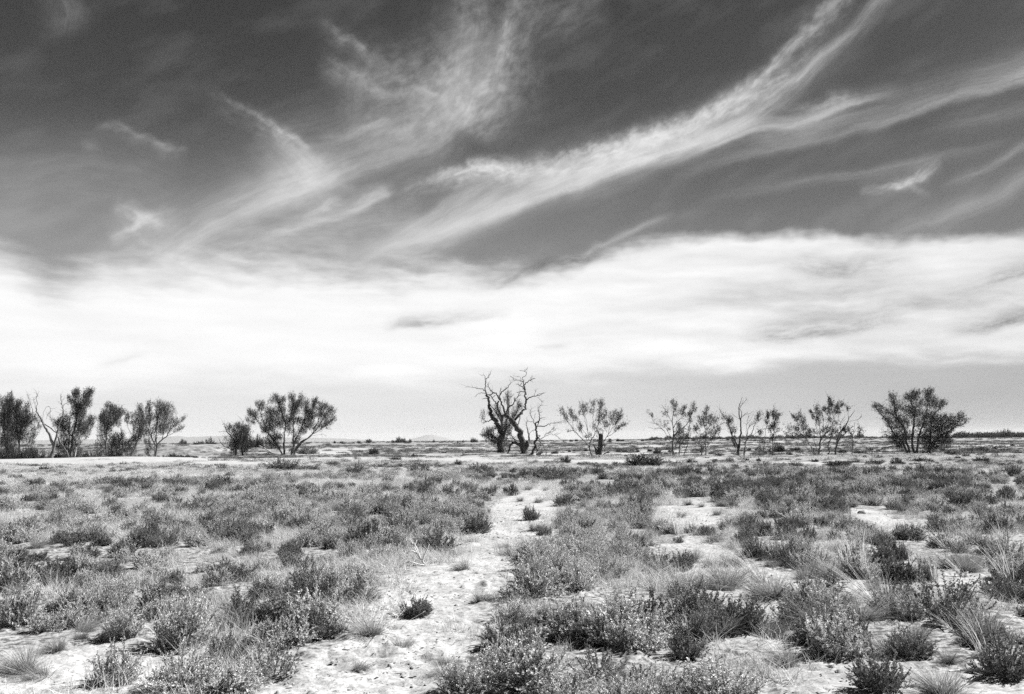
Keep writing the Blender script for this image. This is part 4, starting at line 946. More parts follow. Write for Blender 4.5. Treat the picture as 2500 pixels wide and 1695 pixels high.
tree('tree', 'leaning mostly bare tree with a thick broken side stem, right of the spreading tree', 'tree', 'R3', (1210, 1405), 84,
     [([(1208, 1410), (1240, 1200), (1270, 1000), (1330, 820), (1440, 700), (1500, 560), (1590, 440), (1640, 370)], 42, 5), ([(1335, 800), (1340, 640), (1280, 520), (1310, 400)], 15, 4), ([(1345, 620), (1380, 560), (1430, 500)], 9, 4), ([(1255, 1120), (1340, 960), (1460, 830)], 26, 18), ([(1480, 620), (1640, 580), (1710, 560), (1790, 490)], 7, 3), ([(1500, 550), (1490, 400), (1470, 315)], 7, 3), ([(1370, 790), (1440, 720), (1470, 650)], 14, 8), ([(1470, 730), (1560, 725), (1620, 710)], 5, 3)],
     [(1430, 770, 65, 35, .8), (1400, 820, 45, 35), (1500, 800, 35, 55, .6), (1480, 340, 35, 35, s), (1230, 650, 35, 25, s), (1310, 420, 30, 30, .3)], 1.8, M_BARK, M_TREE, .32, GR)
tree('bare_tree', 'thin dead pole of a tree with a few twigs, just right of the leaning tree', 'dead tree', 'R3', (1585, 1385), 86,
     [([(1585, 1388), (1596, 1150), (1590, 950), (1620, 800), (1640, 610)], 18, 5), ([(1622, 840), (1660, 780), (1720, 715)], 8, 3), ([(1598, 910), (1540, 850)], 6, 3), ([(1595, 1130), (1690, 1030), (1740, 980), (1790, 900)], 7, 3), ([(1735, 985), (1740, 880), (1750, 790)], 5, 3)],
     [(1750, 790, 40, 40, .35), (1740, 870, 30, 50, .35), (1560, 900, 30, 40, .35)], 1.2, M_BARK, M_TREE, .32, GR)
# ---- big dark tree on the right
tree('tree', 'big dark bushy tree standing alone on the right', 'tree', 'BR', (730, 990), 92,
     [([(640, 995), (560, 850), (430, 700), (330, 520), (200, 380), (150, 300)], 34, 5), ([(650, 990), (620, 800), (560, 600), (460, 450), (440, 250), (400, 165)], 30, 5, 't'), ([(745, 990), (690, 830), (720, 600), (730, 340), (680, 250), (740, 120)], 38, 5, 't'), ([(772, 992), (780, 800), (850, 600), (910, 400), (930, 135)], 30, 5, 't'), ([(950, 975), (960, 800), (970, 560), (1010, 430), (1110, 350), (1130, 270)], 22, 5, 't'), ([(900, 975), (1100, 760), (1250, 670), (1340, 600), (1450, 570), (1500, 520)], 24, 5, 't'), ([(1300, 645), (1380, 540), (1400, 445)], 10, 4), ([(540, 910), (350, 900), (180, 965)], 16, 7), ([(330, 700), (310, 680), (240, 700)], 5, 3), ([(1340, 600), (1400, 590), (1470, 610)], 4, 3)],
     [(170, 310, 35, 35), (250, 330, 55, 40), (220, 390, 45, 35, .6), (330, 400, 55, 35), (400, 420, 65, 35), (340, 510, 55, 45), (420, 520, 85, 45), (410, 165, 60, 25, .9), (430, 240, 55, 45, .6), (440, 310, 65, 45, .6), (540, 300, 55, 45, .5), (500, 370, 75, 45), (640, 170, 60, 45), (720, 150, 75, 45), (780, 110, 42, 35), (680, 220, 75, 42), (780, 200, 50, 45, .6), (910, 130, 55, 42), (960, 120, 42, 35), (930, 200, 65, 45), (990, 230, 55, 35), (950, 300, 85, 45), (1050, 310, 75, 42), (1130, 275, 50, 35), (1170, 290, 25, 25, s), (640, 360, 75, 42), (680, 420, 75, 55), (790, 300, 65, 65), (760, 430, 75, 65), (600, 520, 115, 55), (550, 590, 105, 55), (440, 610, 85, 45), (540, 650, 90, 35), (850, 480, 65, 55), (960, 450, 75, 45), (940, 530, 85, 55), (1080, 510, 85, 50), (1150, 500, 65, 42), (1060, 590, 105, 65), (1240, 490, 45, 40), (1220, 560, 85, 55), (1330, 510, 42, 40), (1390, 450, 42, 35), (1420, 480, 35, 42), (1470, 515, 40, 25, .6), (1300, 580, 65, 42), (780, 580, 75, 55), (880, 620, 85, 65), (970, 680, 95, 65), (1100, 680, 115, 65), (1180, 640, 85, 42), (1150, 750, 105, 65), (500, 720, 115, 55), (430, 770, 85, 55), (560, 790, 105, 65), (480, 850, 75, 55), (640, 750, 65, 55), (820, 740, 85, 65), (930, 790, 105, 75), (860, 850, 95, 75), (1050, 830, 125, 75), (1170, 820, 75, 55), (900, 920, 85, 45), (1000, 920, 75, 45), (1150, 900, 75, 35), (560, 900, 75, 55)],
     3.2, M_BARK, M_TREE, .80, 'trees standing apart on the right', up=-.05)
# ================================================================ LOW PLANTS: one mesh of each form, then copies
def unit(v): return v / (np.linalg.norm(v, axis=-1, keepdims=True) + 1e-9)


def bez(a, b, c, t): return a * (1 - t) ** 2 + 2 * b * t * (1 - t) + c * t * t


def make_bush(seed, rad, hgt, nst, ntw, nlf, ll, lw, twig=(.06, .14), open_=0.0, stem_r=.0035, lean=0.15, thin=1.0):
    """a woody bush: (stem mesh builder, foliage mesh builder). Stems fan from the base; leaves sit like a bottle brush on every twig"""
    g = np.random.default_rng(seed)
    sb, lb = MB(), MB()
    ln_ = g.normal(size=2) * lean * rad
    lobes = [(g.uniform(0, 6.28), g.uniform(.72, 1.15)) for k in range(5)]
    for i in range(nst):
        ph = g.uniform(0, 2 * np.pi); ct = 1 - g.random() ** 0.9 * .93; st = math.sqrt(max(0, 1 - ct * ct))
        lob = sum(w * math.exp(-((ph - a + math.pi) % (2 * math.pi) - math.pi) ** 2 / .7) for a, w in lobes) / sum(math.exp(-((ph - a + math.pi) % (2 * math.pi) - math.pi) ** 2 / .7) + .02 for a, w in lobes)
        q = g.uniform(.62, 1.04) * (0.75 + .3 * lob)
        tip = np.array([math.cos(ph) * st * rad * q + ln_[0] * ct, math.sin(ph) * st * rad * q + ln_[1] * ct, hgt * max(.10, ct) * q + g.uniform(0, .06) * hgt])
        base = np.append(g.normal(size=2) * rad * .07, -.01)
        ctl = base + np.array([tip[0] * .62, tip[1] * .62, tip[2] * .22]) + g.normal(size=3) * rad * .06
        T = np.linspace(0, 1, 6)[:, None]
        P = bez(base, ctl, tip, T)
        sb.tube(P, np.linspace(stem_r, stem_r * .45, 6), 3, g.uniform(.3, .8), 0, cap=False)
        segs = [(P[3:], P[5] - P[3])]
        for k in range(ntw):
            t = g.uniform(.32, .97); p = bez(base, ctl, tip, t); tg = unit(2 * (1 - t) * (ctl - base) + 2 * t * (tip - ctl))
            d = unit(tg * .7 + g.normal(size=3) * .55 + np.array([0, 0, .45])); L_ = g.uniform(*twig)
            e = p + d * L_
            if e[2] < .01: e[2] = .01
            if k % 2 == 0: sb.tube(np.stack([p, (p + e) / 2, e]), np.array([.6, .5, .3]) * stem_r, 3, .5, 0, cap=False)
            segs.append((np.stack([p, e]), e - p))
        for S_, d in segs:
            n = max(2, int(nlf * np.linalg.norm(d) / np.mean(twig) * g.uniform(.7, 1.2)))
            if g.random() < open_: continue
            tt = (.12 + .88 * g.random(n))[:, None]
            Pp = S_[0] + (S_[-1] - S_[0]) * tt
            du = unit(d); rn = g.normal(size=(n, 3)); rn = unit(rn - (rn @ du)[:, None] * du)
            A = rn * .8 + du * .75 + g.normal(size=(n, 3)) * .2
            L1 = ll * g.uniform(.65, 1.25, n) * (1.05 - .35 * tt[:, 0])
            tone = np.clip(g.normal(.5, .16) + g.normal(size=n) * .13, 0, 1)
            lb.leaves(Pp + unit(A) * (L1 * .45)[:, None], A, L1, lw * g.uniform(.7, 1.3, n), tone, 0, g)
    return sb, lb


def make_tussock(seed, n, h, spread, wid, fan=1.0):
    g = np.random.default_rng(seed); mb = MB()
    a = g.uniform(0, 2 * np.pi, n); r = np.sqrt(g.random(n)) * spread * (1 + .5 * np.cos(a - g.uniform(0, 6.28)))
    P = np.stack([np.cos(a) * r, np.sin(a) * r, np.full(n, -.01)], 1)
    ln_ = g.normal(0, .22, 2)                                  # wind and age push the whole tuft one way
    th = np.abs(g.normal(0, .40, n)) * fan + r / spread * .28
    a2 = a + g.normal(0, .8, n)
    D = np.stack([np.cos(a2) * np.sin(th) + ln_[0], np.sin(a2) * np.sin(th) + ln_[1], np.cos(th)], 1)
    L_ = h * np.clip(g.gamma(6, 1 / 8.0, n), .2, 1.25)
    bend = np.stack([np.cos(a2) * .30 + ln_[0] * .4, np.sin(a2) * .30 + ln_[1] * .4, -np.full(n, .22)], 1) * g.uniform(0, 1.5, n)[:, None] + g.normal(0, .10, (n, 3))
    mb.blades(P, D, L_, bend, wid * g.uniform(.6, 1.3, n), np.clip(g.normal(.45, .24, n), 0, 1), 4, 0, g)
    m2 = n // 3                                                # dead thatch lying round the foot
    a = g.uniform(0, 6.28, m2)
    P = np.stack([np.cos(a) * spread * g.uniform(.2, 1.6, m2), np.sin(a) * spread * g.uniform(.2, 1.6, m2), g.uniform(.0, .03, m2)], 1)
    D = np.stack([np.cos(a + g.normal(0, .9, m2)), np.sin(a + g.normal(0, .9, m2)), g.uniform(.0, .55, m2)], 1)
    mb.blades(P, D, h * g.uniform(.15, .5, m2), np.column_stack([g.normal(0, .3, (m2, 2)), -g.uniform(.1, .4, m2)]), wid, g.uniform(.1, .7, m2), 2, 0, g)
    return mb


def make_fine(seed, n, h, rad):
    g = np.random.default_rng(seed); mb = MB()
    k = 14; cx = g.normal(size=(k, 2)) * rad * .5
    c = cx[g.integers(0, k, n)] + g.normal(size=(n, 2)) * rad * .13
    P = np.column_stack([c, np.full(n, -.01)])
    D = np.column_stack([g.normal(0, .33, (n, 2)), np.ones(n)])
    bend = np.column_stack([g.normal(0, .35, (n, 2)), -np.abs(g.normal(0, .2, n))])
    mb.blades(P, D, h * g.uniform(.4, 1.15, n), bend, .0042 * g.uniform(.6, 1.4, n), np.clip(g.normal(.5, .25, n), 0, 1), 2, 0, g)
    return mb


def make_stalks(seed, n, h, lean, fan=.16):
    g = np.random.default_rng(seed); mb = MB(); lf = MB()
    P = np.column_stack([g.normal(size=(n, 2)) * .035, np.full(n, -.01)])
    D = np.column_stack([g.normal(lean[0], fan, n), g.normal(lean[1], fan, n), np.ones(n)])
    bend = np.column_stack([g.normal(lean[0] * .5, .12, n), g.normal(lean[1] * .5, .12, n), -np.abs(g.normal(0, .07, n))])
    L_ = h * g.uniform(.55, 1.05, n)
    mb.blades(P, D, L_, bend, .0095 * g.uniform(.7, 1.2, n), np.clip(g.normal(.6, .2, n), 0, 1), 6, 0, g)
    Du = unit(D)
    for i in range(n):                     # thin seed heads near the tips
        k = 9; t = g.uniform(.72, 1.0, k)
        Pq = P[i] + Du[i] * (L_[i] * t)[:, None] + bend[i] * (t * t * L_[i])[:, None]
        mb.leaves(Pq, Du[i] + g.normal(size=(k, 3)) * .3, .035, .005, g.uniform(.4, .9, k), 0, g)
    m2 = 60
    a = g.uniform(0, 6.28, m2); th = np.abs(g.normal(.1, .5, m2))
    lf.blades(np.column_stack([g.normal(size=(m2, 2)) * .04, np.full(m2, -.01)]), np.stack([np.cos(a) * np.sin(th), np.sin(a) * np.sin(th), np.cos(th)], 1), h * g.uniform(.15, .38, m2),
              np.column_stack([np.cos(a) * .2, np.sin(a) * .2, -np.full(m2, .1)]), .0045, np.clip(g.normal(.4, .2, m2), 0, 1), 3, 0, g)
    return mb, lf


# natural sizes: saltbush 0.64 m wide and 0.42 m high; tussock 0.30 m high; stalks 0.9 m; shrub 1.6 m wide
SALT = [make_bush(100 + i, .32, h, 76, 7, 21, .021, .0105, (.05, .11)) for i, h in enumerate((.42, .36, .46, .40, .33, .44))]
SALTO = [make_bush(130 + i, .34, .44, 48, 5, 13, .022, .011, (.05, .12), .12) for i in range(3)]          # sparse, twiggy
TUSS = [make_tussock(200 + i, 560, .32, .06, .0036, f) for i, f in enumerate((1., .85, 1.15, .7, 1.3))]
FINE = [make_fine(300 + i, 520, .26, .5) for i in range(5)]
STALK = [make_stalks(400 + i, n, .9, ln, fa) for i, (n, ln, fa) in enumerate(((34, (0, 0), .06), (30, (-.55, .05), .22), (18, (-.30, 0), .14), (24, (.05, .05), .12), (12, (-.1, .1), .2)))]
SHRUB = [make_bush(500 + i, .80, h, 95, 6, 11, .075, .026, (.14, .30), stem_r=.008) for i, h in enumerate((.80, .66, .95, .72))]
SCRUB = [make_bush(600 + i, .42, h, 26, 3, 6, .062, .026, (.10, .2), stem_r=.005) for i, h in enumerate((.40, .30, .46))]


def meshes(pairs, mats, nm): return [(s_.mesh(nm[0], [mats[0]]), l_.mesh(nm[1], [mats[1]])) for s_, l_ in pairs]


def remat(pairs, mats):
    out = []
    for a, b_ in pairs:
        a2, b2 = a.copy(), b_.copy(); a2.materials[0] = mats[0]; b2.materials[0] = mats[1]; out.append((a2, b2))
    return out


ME = {}
ME['salt'] = meshes(SALT, (M_WOOD, M_SALT), ('stem', 'foliage'))
ME['saltd'] = remat(ME['salt'], (M_WOOD, M_SALTD))
ME['twiggy'] = meshes(SALTO, (M_WOOD, M_SALTD), ('stem', 'foliage'))
ME['shrub'] = meshes(SHRUB, (M_WOOD, M_SHRUB), ('stem', 'foliage'))
ME['grey'] = remat(ME['shrub'], (M_WOOD, M_GREYSH))
ME['stalk'] = [(s_.mesh('stalk', [M_STRAW]), l_.mesh('leaf_blade', [M_GRASS])) for s_, l_ in STALK]
ME['tuss'] = [(m_.mesh('grass_tussock', [M_GRASS]),) for m_ in TUSS]
NAT = dict(salt=.64, saltd=.64, twiggy=.66, shrub=1.55, grey=1.55, tuss=.36, stalk=.9)      # width (stalk: height) of the mesh
PARTN = dict(salt=('stem', 'foliage'), saltd=('stem', 'foliage'), twiggy=('stem', 'foliage'), shrub=('stem', 'foliage'), grey=('stem', 'foliage'), stalk=('stalk', 'leaf_blade'))
KIND = dict(salt=('saltbush', 'saltbush'), saltd=('saltbush', 'saltbush'), twiggy=('saltbush', 'saltbush'), shrub=('shrub', 'shrub'), grey=('shrub', 'shrub'), tuss=('grass_tussock', 'grass tussock'), stalk=('dry_stalk_clump', 'dry stalks'))


def plant(kind, P, scale, rz, label, group, var=None, zs=1.0, tilt=(0, 0)):
    """one plant as an object of its own, with its parts"""
    v = ME[kind][int(RNG.integers(len(ME[kind]))) if var is None else var]
    nm, cat = KIND[kind]
    if len(v) == 1:
        o = bpy.data.objects.new(nm, v[0]); COL.objects.link(o)
    else:
        o = bpy.data.objects.new(nm, None); o.empty_display_size = .1; COL.objects.link(o)
        for pn, me in zip(PARTN[kind], v):
            c_ = bpy.data.objects.new(pn, me); COL.objects.link(c_); c_.parent = o
    o.location = [float(t) for t in P]; o.rotation_euler = (tilt[0], tilt[1], rz)
    o.scale = (scale, scale, scale * zs)
    tag(o, label, cat, group)
    return o


def mpp(P):
    """metres per photo pixel at a ground point"""
    return project(np.asarray(P)[None])[2][0] / F


TAKEN = []   # x, y, radius of hand placed plants


def put(kind, px, py, wpx, label, group=None, hpx=None, var=None, rz=None, sx=1.0):
    P = ground(px, py); k = mpp(P)
    sc_ = wpx * k / NAT[kind] if kind != 'stalk' else hpx * k / NAT[kind]
    zs = 1.0
    if hpx and kind not in ('stalk',):
        nat_h = dict(salt=.44, saltd=.44, twiggy=.46, shrub=.85, grey=.85, tuss=.30)[kind]
        zs = float(np.clip(hpx * k / (nat_h * sc_), .45, 1.7))
    TAKEN.append((P[0], P[1], (wpx * k * .5 if wpx else .12)))
    P = P - np.array([0, 0, .01])
    return plant(kind, P, sc_, RNG.uniform(0, 6.28) if rz is None else rz, label, group, var, zs)


# ---------------------------------------------------------------- plants one can point at, from the photo
GS, GT, GD, GH = 'saltbushes in the foreground', 'grass tussocks in the foreground', 'dry stalk clumps', 'dark shrubs out on the plain'
for a in [
    ('salt', 49, 1530, 120, 'tall saltbush cut off by the left edge of the view', 140), ('salt', 302, 1556, 110, 'pale upright saltbush just left of the biggest bottle brush bush', 95),
    ('salt', 446, 1582, 180, 'big pale bottle brush saltbush with a dark base, near left', 150), ('salt', 287, 1484, 90, 'small saltbush behind the pale upright one on the left', 75),
    ('salt', 278, 1668, 140, 'dark hearted saltbush near the bottom left corner', 120), ('salt', 765, 1542, 180, 'rounded saltbush with black shade under it at the left edge of the track', 115),
    ('salt', 560, 1690, 190, 'fine leaved saltbush spreading along the bottom edge, left of the track', 85), ('salt', 410, 1700, 170, 'low fine leaved saltbush cut by the bottom edge near the left corner', 75),
    ('twiggy', 668, 1652, 170, 'twiggy half bare saltbush where the track meets the bottom edge', 105),
    ('saltd', 1013, 1502, 95, 'little dark saltbush alone in the middle of the track', 62), ('saltd', 1303, 1270, 55, 'green strip saltbush between the two ruts at the far end of the track', 46), ('saltd', 1330, 1308, 48, 'second saltbush of the strip between the ruts', 36),
    ('salt', 1300, 1455, 170, 'pale saltbush on the right edge of the track where it bends', 115), ('salt', 1390, 1440, 150, 'saltbush behind the pale one at the bend of the track', 100), ('salt', 1245, 1512, 120, 'pale low saltbush jutting into the track from the right', 70),
    ('salt', 1540, 1575, 240, 'biggest saltbush right of the track, black inside with pale tips', 150), ('salt', 1400, 1555, 190, 'pale saltbush joined to the left side of the biggest one', 110), ('salt', 1265, 1675, 270, 'wide pale saltbush at the bottom edge right of the track', 150),
    ('twiggy', 1465, 1655, 160, 'dark open saltbush in front of the biggest one', 95), ('salt', 1130, 1695, 150, 'pale saltbush at the bottom edge beside the sand of the track', 90), ('salt', 1390, 1700, 170, 'pale saltbush at the bottom edge in the middle', 90), ('salt', 1600, 1705, 170, 'pale saltbush at the bottom edge right of the middle', 110),
    ('salt', 1775, 1700, 260, 'large bright leafy saltbush at the bottom edge on open sand', 125), ('twiggy', 1668, 1512, 100, 'upright twiggy saltbush at the right end of the long scrub bank', 80), ('saltd', 1930, 1380, 80, 'compact dark saltbush on the sand, right of the middle', 66),
    ('saltd', 2200, 1415, 120, 'dark leafy saltbush behind two sheaves of tall straw', 78), ('twiggy', 2310, 1505, 240, 'wide dark tangled saltbush near the right edge', 125), ('saltd', 2145, 1684, 160, 'dark saltbush by the bottom edge in the right corner', 115),
    ('salt', 1950, 1275, 90, 'pale saltbush beyond the sand patch right of the track', 40), ('saltd', 2225, 1318, 90, 'saltbush with pale tops in the right middle distance', 44), ('salt', 2385, 1328, 80, 'pale topped saltbush near the right edge in the middle distance', 44), ('saltd', 2300, 1298, 80, 'dark saltbush left of the pale topped one near the right edge', 38), ('salt', 2085, 1214, 50, 'small pale saltbush behind the dark clod on the right', 32),
    ('saltd', 905, 1330, 130, 'dark saltbush behind the bleached dead branch', 70), ('saltd', 1160, 1300, 90, 'saltbush at the left lip of the track where it narrows', 55), ('saltd', 980, 1310, 110, 'bushy saltbush left of the narrow part of the track', 60), ('saltd', 1070, 1350, 110, 'grey saltbush hard against the left edge of the track', 62),
    ('twiggy', 960, 1275, 70, 'dark upright saltbush on the crest left of the track', 50), ('saltd', 700, 1215, 110, 'dark saltbush standing out of the pale grass, left of middle', 40), ('saltd', 480, 1255, 120, 'dark saltbush in the pale grass on the left', 44), ('twiggy', 780, 1320, 110, 'dark stick like saltbush left of the dead branch', 60), ('saltd', 870, 1470, 110, 'rounded saltbush overhanging the left side of the track', 70),
    ('saltd', 1562, 1256, 60, 'small dark saltbush right of the end of the track', 50), ('saltd', 1380, 1235, 70, 'saltbush at the right side of the far end of the track', 45)]:
    put(a[0], a[1], a[2], a[3], a[4], GS, a[5])
for a in [
    (145, 1590, 62, 'neat grass tussock near the left edge', 52), (65, 1640, 105, 'large grass tussock in the bottom left corner', 80), (108, 1655, 85, 'flattened tussock against the large one in the bottom left corner', 52), (545, 1490, 66, 'grass tussock on a bare spot behind the big bottle brush bush', 55), (250, 1568, 56, 'dark little tussock between the two pale bushes on the left', 44), (195, 1558, 44, 'smallest tussock on the sand of the left corner', 30),
    (906, 1551, 92, 'round grass tussock on the left side of the track', 66), (1136, 1392, 46, 'lone tussock in the middle of the track', 38), (1174, 1472, 54, 'wispy tussock near the right edge of the track', 40), (981, 1588, 64, 'thin straggly tussock in the near part of the track', 40), (872, 1634, 56, 'low flat tussock on the track close to the bottom edge', 30), (1090, 1619, 44, 'thin tussock at the right edge of the near track', 30), (1240, 1338, 34, 'faint tuft in the far part of the track', 22), (1257, 1356, 30, 'faint tuft close to the right edge of the far track', 20), (1272, 1224, 20, 'tiny tuft where the track narrows', 16), (1311, 1227, 26, 'tiny tuft in the right rut at the far end', 18),
    (1739, 1323, 50, 'dark tussock on the sand right of the scrub bank', 34), (1673, 1443, 68, 'tussock at the edge of the scrub bank, right of middle', 62), (1770, 1438, 100, 'pair of tussocks grown together with a long shadow, right of middle', 76), (1760, 1545, 92, 'spiky tussock casting a sharp shadow on open sand', 72), (1928, 1626, 84, 'rounded tussock above the bright leafy bush on the right', 76), (1990, 1532, 130, 'big loose tussock with black litter under it', 96), (2025, 1412, 84, 'dense tussock left of the slim straw sheaf', 56), (2065, 1554, 54, 'small pale tussock in the middle of the right hand sand', 40), (2105, 1512, 98, 'wide tussock under the leaning straw', 72), (2235, 1563, 66, 'dark upright tussock near the right edge', 62), (2318, 1618, 50, 'dark round tussock low on the right', 50), (1880, 1385, 44, 'small tussock left of the compact dark bush', 32), (1890, 1458, 140, 'wide grey tussock in the middle of the right hand sand', 72), (2340, 1385, 80, 'tussock with shadow lines on sand near the right edge', 46), (1695, 1372, 76, 'low tussock on the sand beside the scrub bank', 40), (1684, 1233, 26, 'tiny tussock on the left of the small sand patch', 20), (1714, 1238, 20, 'second tiny tussock on the small sand patch', 16), (1748, 1258, 28, 'dark tuft at the right of the small sand patch', 24), (1658, 1264, 32, 'tuft at the near left of the small sand patch', 26), (2035, 1347, 30, 'little dark tussock behind the slim straw sheaf', 26), (2228, 1204, 28, 'dark round tuft far out on the right', 20), (2466, 1212, 24, 'dark round tuft at the far right edge', 18), (2300, 1695, 130, 'broad tussock at the bottom edge in the right corner', 74), (2420, 1560, 110, 'loose tussock cut by the right edge', 84), (1610, 1425, 60, 'tussock at the back of the scrub bank', 44)]:
    put('tuss', a[0], a[1], a[2], a[3], GT, a[4])
for px, py, h, var, rz, lab in [
    (355, 1482, 66, 4, 0, 'few thin pale stalks behind the bushes on the left'), (668, 1502, 82, 2, 0, 'thin fan of pale stalks left of the track'), (1468, 1408, 70, 3, 0, 'faint upright stalks in the scrub right of the track'), (1404, 1545, 90, 4, 0, 'few straggling stalks in front of the pale bushes right of the track'),
    (2107, 1413, 128, 0, 0, 'slim dense sheaf of upright straw on the right'), (2231, 1420, 112, 0, 1, 'second upright straw sheaf in front of the dark leafy bush'), (2160, 1472, 95, 3, 0, 'pale straw bundle between the two upright sheaves'), (1858, 1422, 135, 1, 0, 'pale straw fanning far over to the left'), (2405, 1608, 155, 2, 0, 'tall straw with drooping tips in the near right corner'), (2468, 1445, 165, 2, .4, 'tall straw against the right edge'), (2280, 1424, 88, 3, .5, 'short straw right of the second sheaf'), (1990, 1370, 66, 2, .2, 'thin straw behind the dense tussock'), (2225, 1512, 90, 4, .3, 'loose stalks above the dark upright tussock'), (2330, 1545, 70, 1, .1, 'straw knocked flat towards the left near the right edge')]:
    put('stalk', px, py, None, lab, GD, h, var, rz)
for a in [
    ('shrub', 1575, 1141, 95, 'big dark shrub in front of the thin trees, right of the stump', 38), ('grey', 1345, 1170, 115, 'wide grey shrub beyond the end of the track', 38), ('grey', 1436, 1160, 60, 'leafy shrub joined to the wide grey one beyond the track', 26), ('grey', 1020, 1156, 66, 'grey shrub left of the dead tree, on the plain', 26), ('grey', 870, 1161, 62, 'ragged shrub left of the pair of grey ones', 30), ('grey', 1170, 1153, 66, 'grey shrub in front of the dead tree', 28), ('shrub', 1117, 1139, 28, 'small dark shrub below the half dead tree', 16), ('shrub', 1690, 1162, 70, 'dark shrub in the scrub below the thin trees', 26),
    ('grey', 690, 1148, 110, 'long low shrub in front of the big fan tree', 24), ('grey', 750, 1150, 60, 'shrub at the right end of the long low one', 18), ('grey', 815, 1137, 34, 'shrub on the sand strip right of the fan tree', 14), ('grey', 545, 1148, 36, 'low grey shrub on the sand strip left of the fan tree', 12), ('shrub', 113, 1150, 36, 'flat dark shrub below the sandy bank on the left', 15), ('grey', 320, 1153, 40, 'shrub with a pale front below the end of the sandy bank', 14), ('grey', 100, 1288, 130, 'dark mound of scrub in the grass on the far left', 42),
    ('shrub', 913, 1110, 32, 'black dome shaped shrub on the plain between the fan tree and the dead tree', 18), ('shrub', 966, 1125, 30, 'half round shrub on the white strip', 14), ('shrub', 1012, 1118, 20, 'ragged small shrub behind the white strip', 11), ('shrub', 512, 1098, 38, 'dark shrub left of the snag tree, on the slope', 27), ('shrub', 484, 1091, 30, 'dark shrub on the brow of the slope', 18), ('shrub', 447, 1086, 20, 'dark shrub near the posts', 13), ('shrub', 422, 1116, 18, 'small black shrub at the end of the sandy bank', 9),
    ('shrub', 626, 1093, 40, 'dark bush between the small round tree and the big fan tree', 38), ('grey', 752, 1109, 56, 'grey shrub under the right side of the big fan tree', 19), ('shrub', 1381, 1131, 32, 'dark shrub left of the delicate fan tree', 16), ('shrub', 1354, 1108, 20, 'black shrub behind the drooping dead tree', 9), ('shrub', 1902, 1104, 32, 'round black shrub behind the narrow V topped tree', 28), ('shrub', 1604, 1108, 28, 'dark shrub behind the big dark one', 13), ('shrub', 1946, 1101, 20, 'dark shrub left of the spreading tree', 14), ('grey', 1943, 1140, 40, 'grey shrub in front of the spreading tree', 18),
    ('shrub', 2040, 1139, 44, 'wide dark shrub in front of the leaning bare tree', 18), ('shrub', 2130, 1136, 42, 'dark shrub between the thin row and the big dark tree', 18), ('shrub', 2190, 1135, 40, 'dark shrub in front of the left side of the big dark tree', 16), ('shrub', 2244, 1129, 28, 'shrub under the middle of the big dark tree', 13), ('shrub', 2268, 1130, 26, 'shrub next to the one under the big dark tree', 12), ('shrub', 2397, 1130, 42, 'biggest dark shrub right of the big dark tree', 20), ('shrub', 2400, 1102, 40, 'long flat shrub far right of the big dark tree', 9), ('shrub', 2320, 1111, 32, 'dark heap at the right foot of the big dark tree', 12), ('shrub', 2456, 1102, 26, 'dark shrub by the right edge, on the far slope', 10),
    ('grey', 1562, 1245, 70, 'pointed grey shrub in the scrub right of the track', 46), ('shrub', 1246, 1210, 44, 'dark little shrub left of the far end of the track', 28)]:
    put(a[0], a[1], a[2], a[3], a[4], GH, a[5])
def thicket(px, dist, wpx, hpx, kind='shrub'):
    x_, y_ = polar(px, dist); k = dist / F
    s_ = wpx * k / NAT[kind]
    plant(kind, (x_, y_, float(height(x_, y_)) - .05), s_, RNG.uniform(0, 6.28), 'dark bush in the thicket under the trees behind the sandy bank', 'bushes under the trees behind the bank', None, float(np.clip(hpx * k / (.85 * s_), .5, 1.8)))


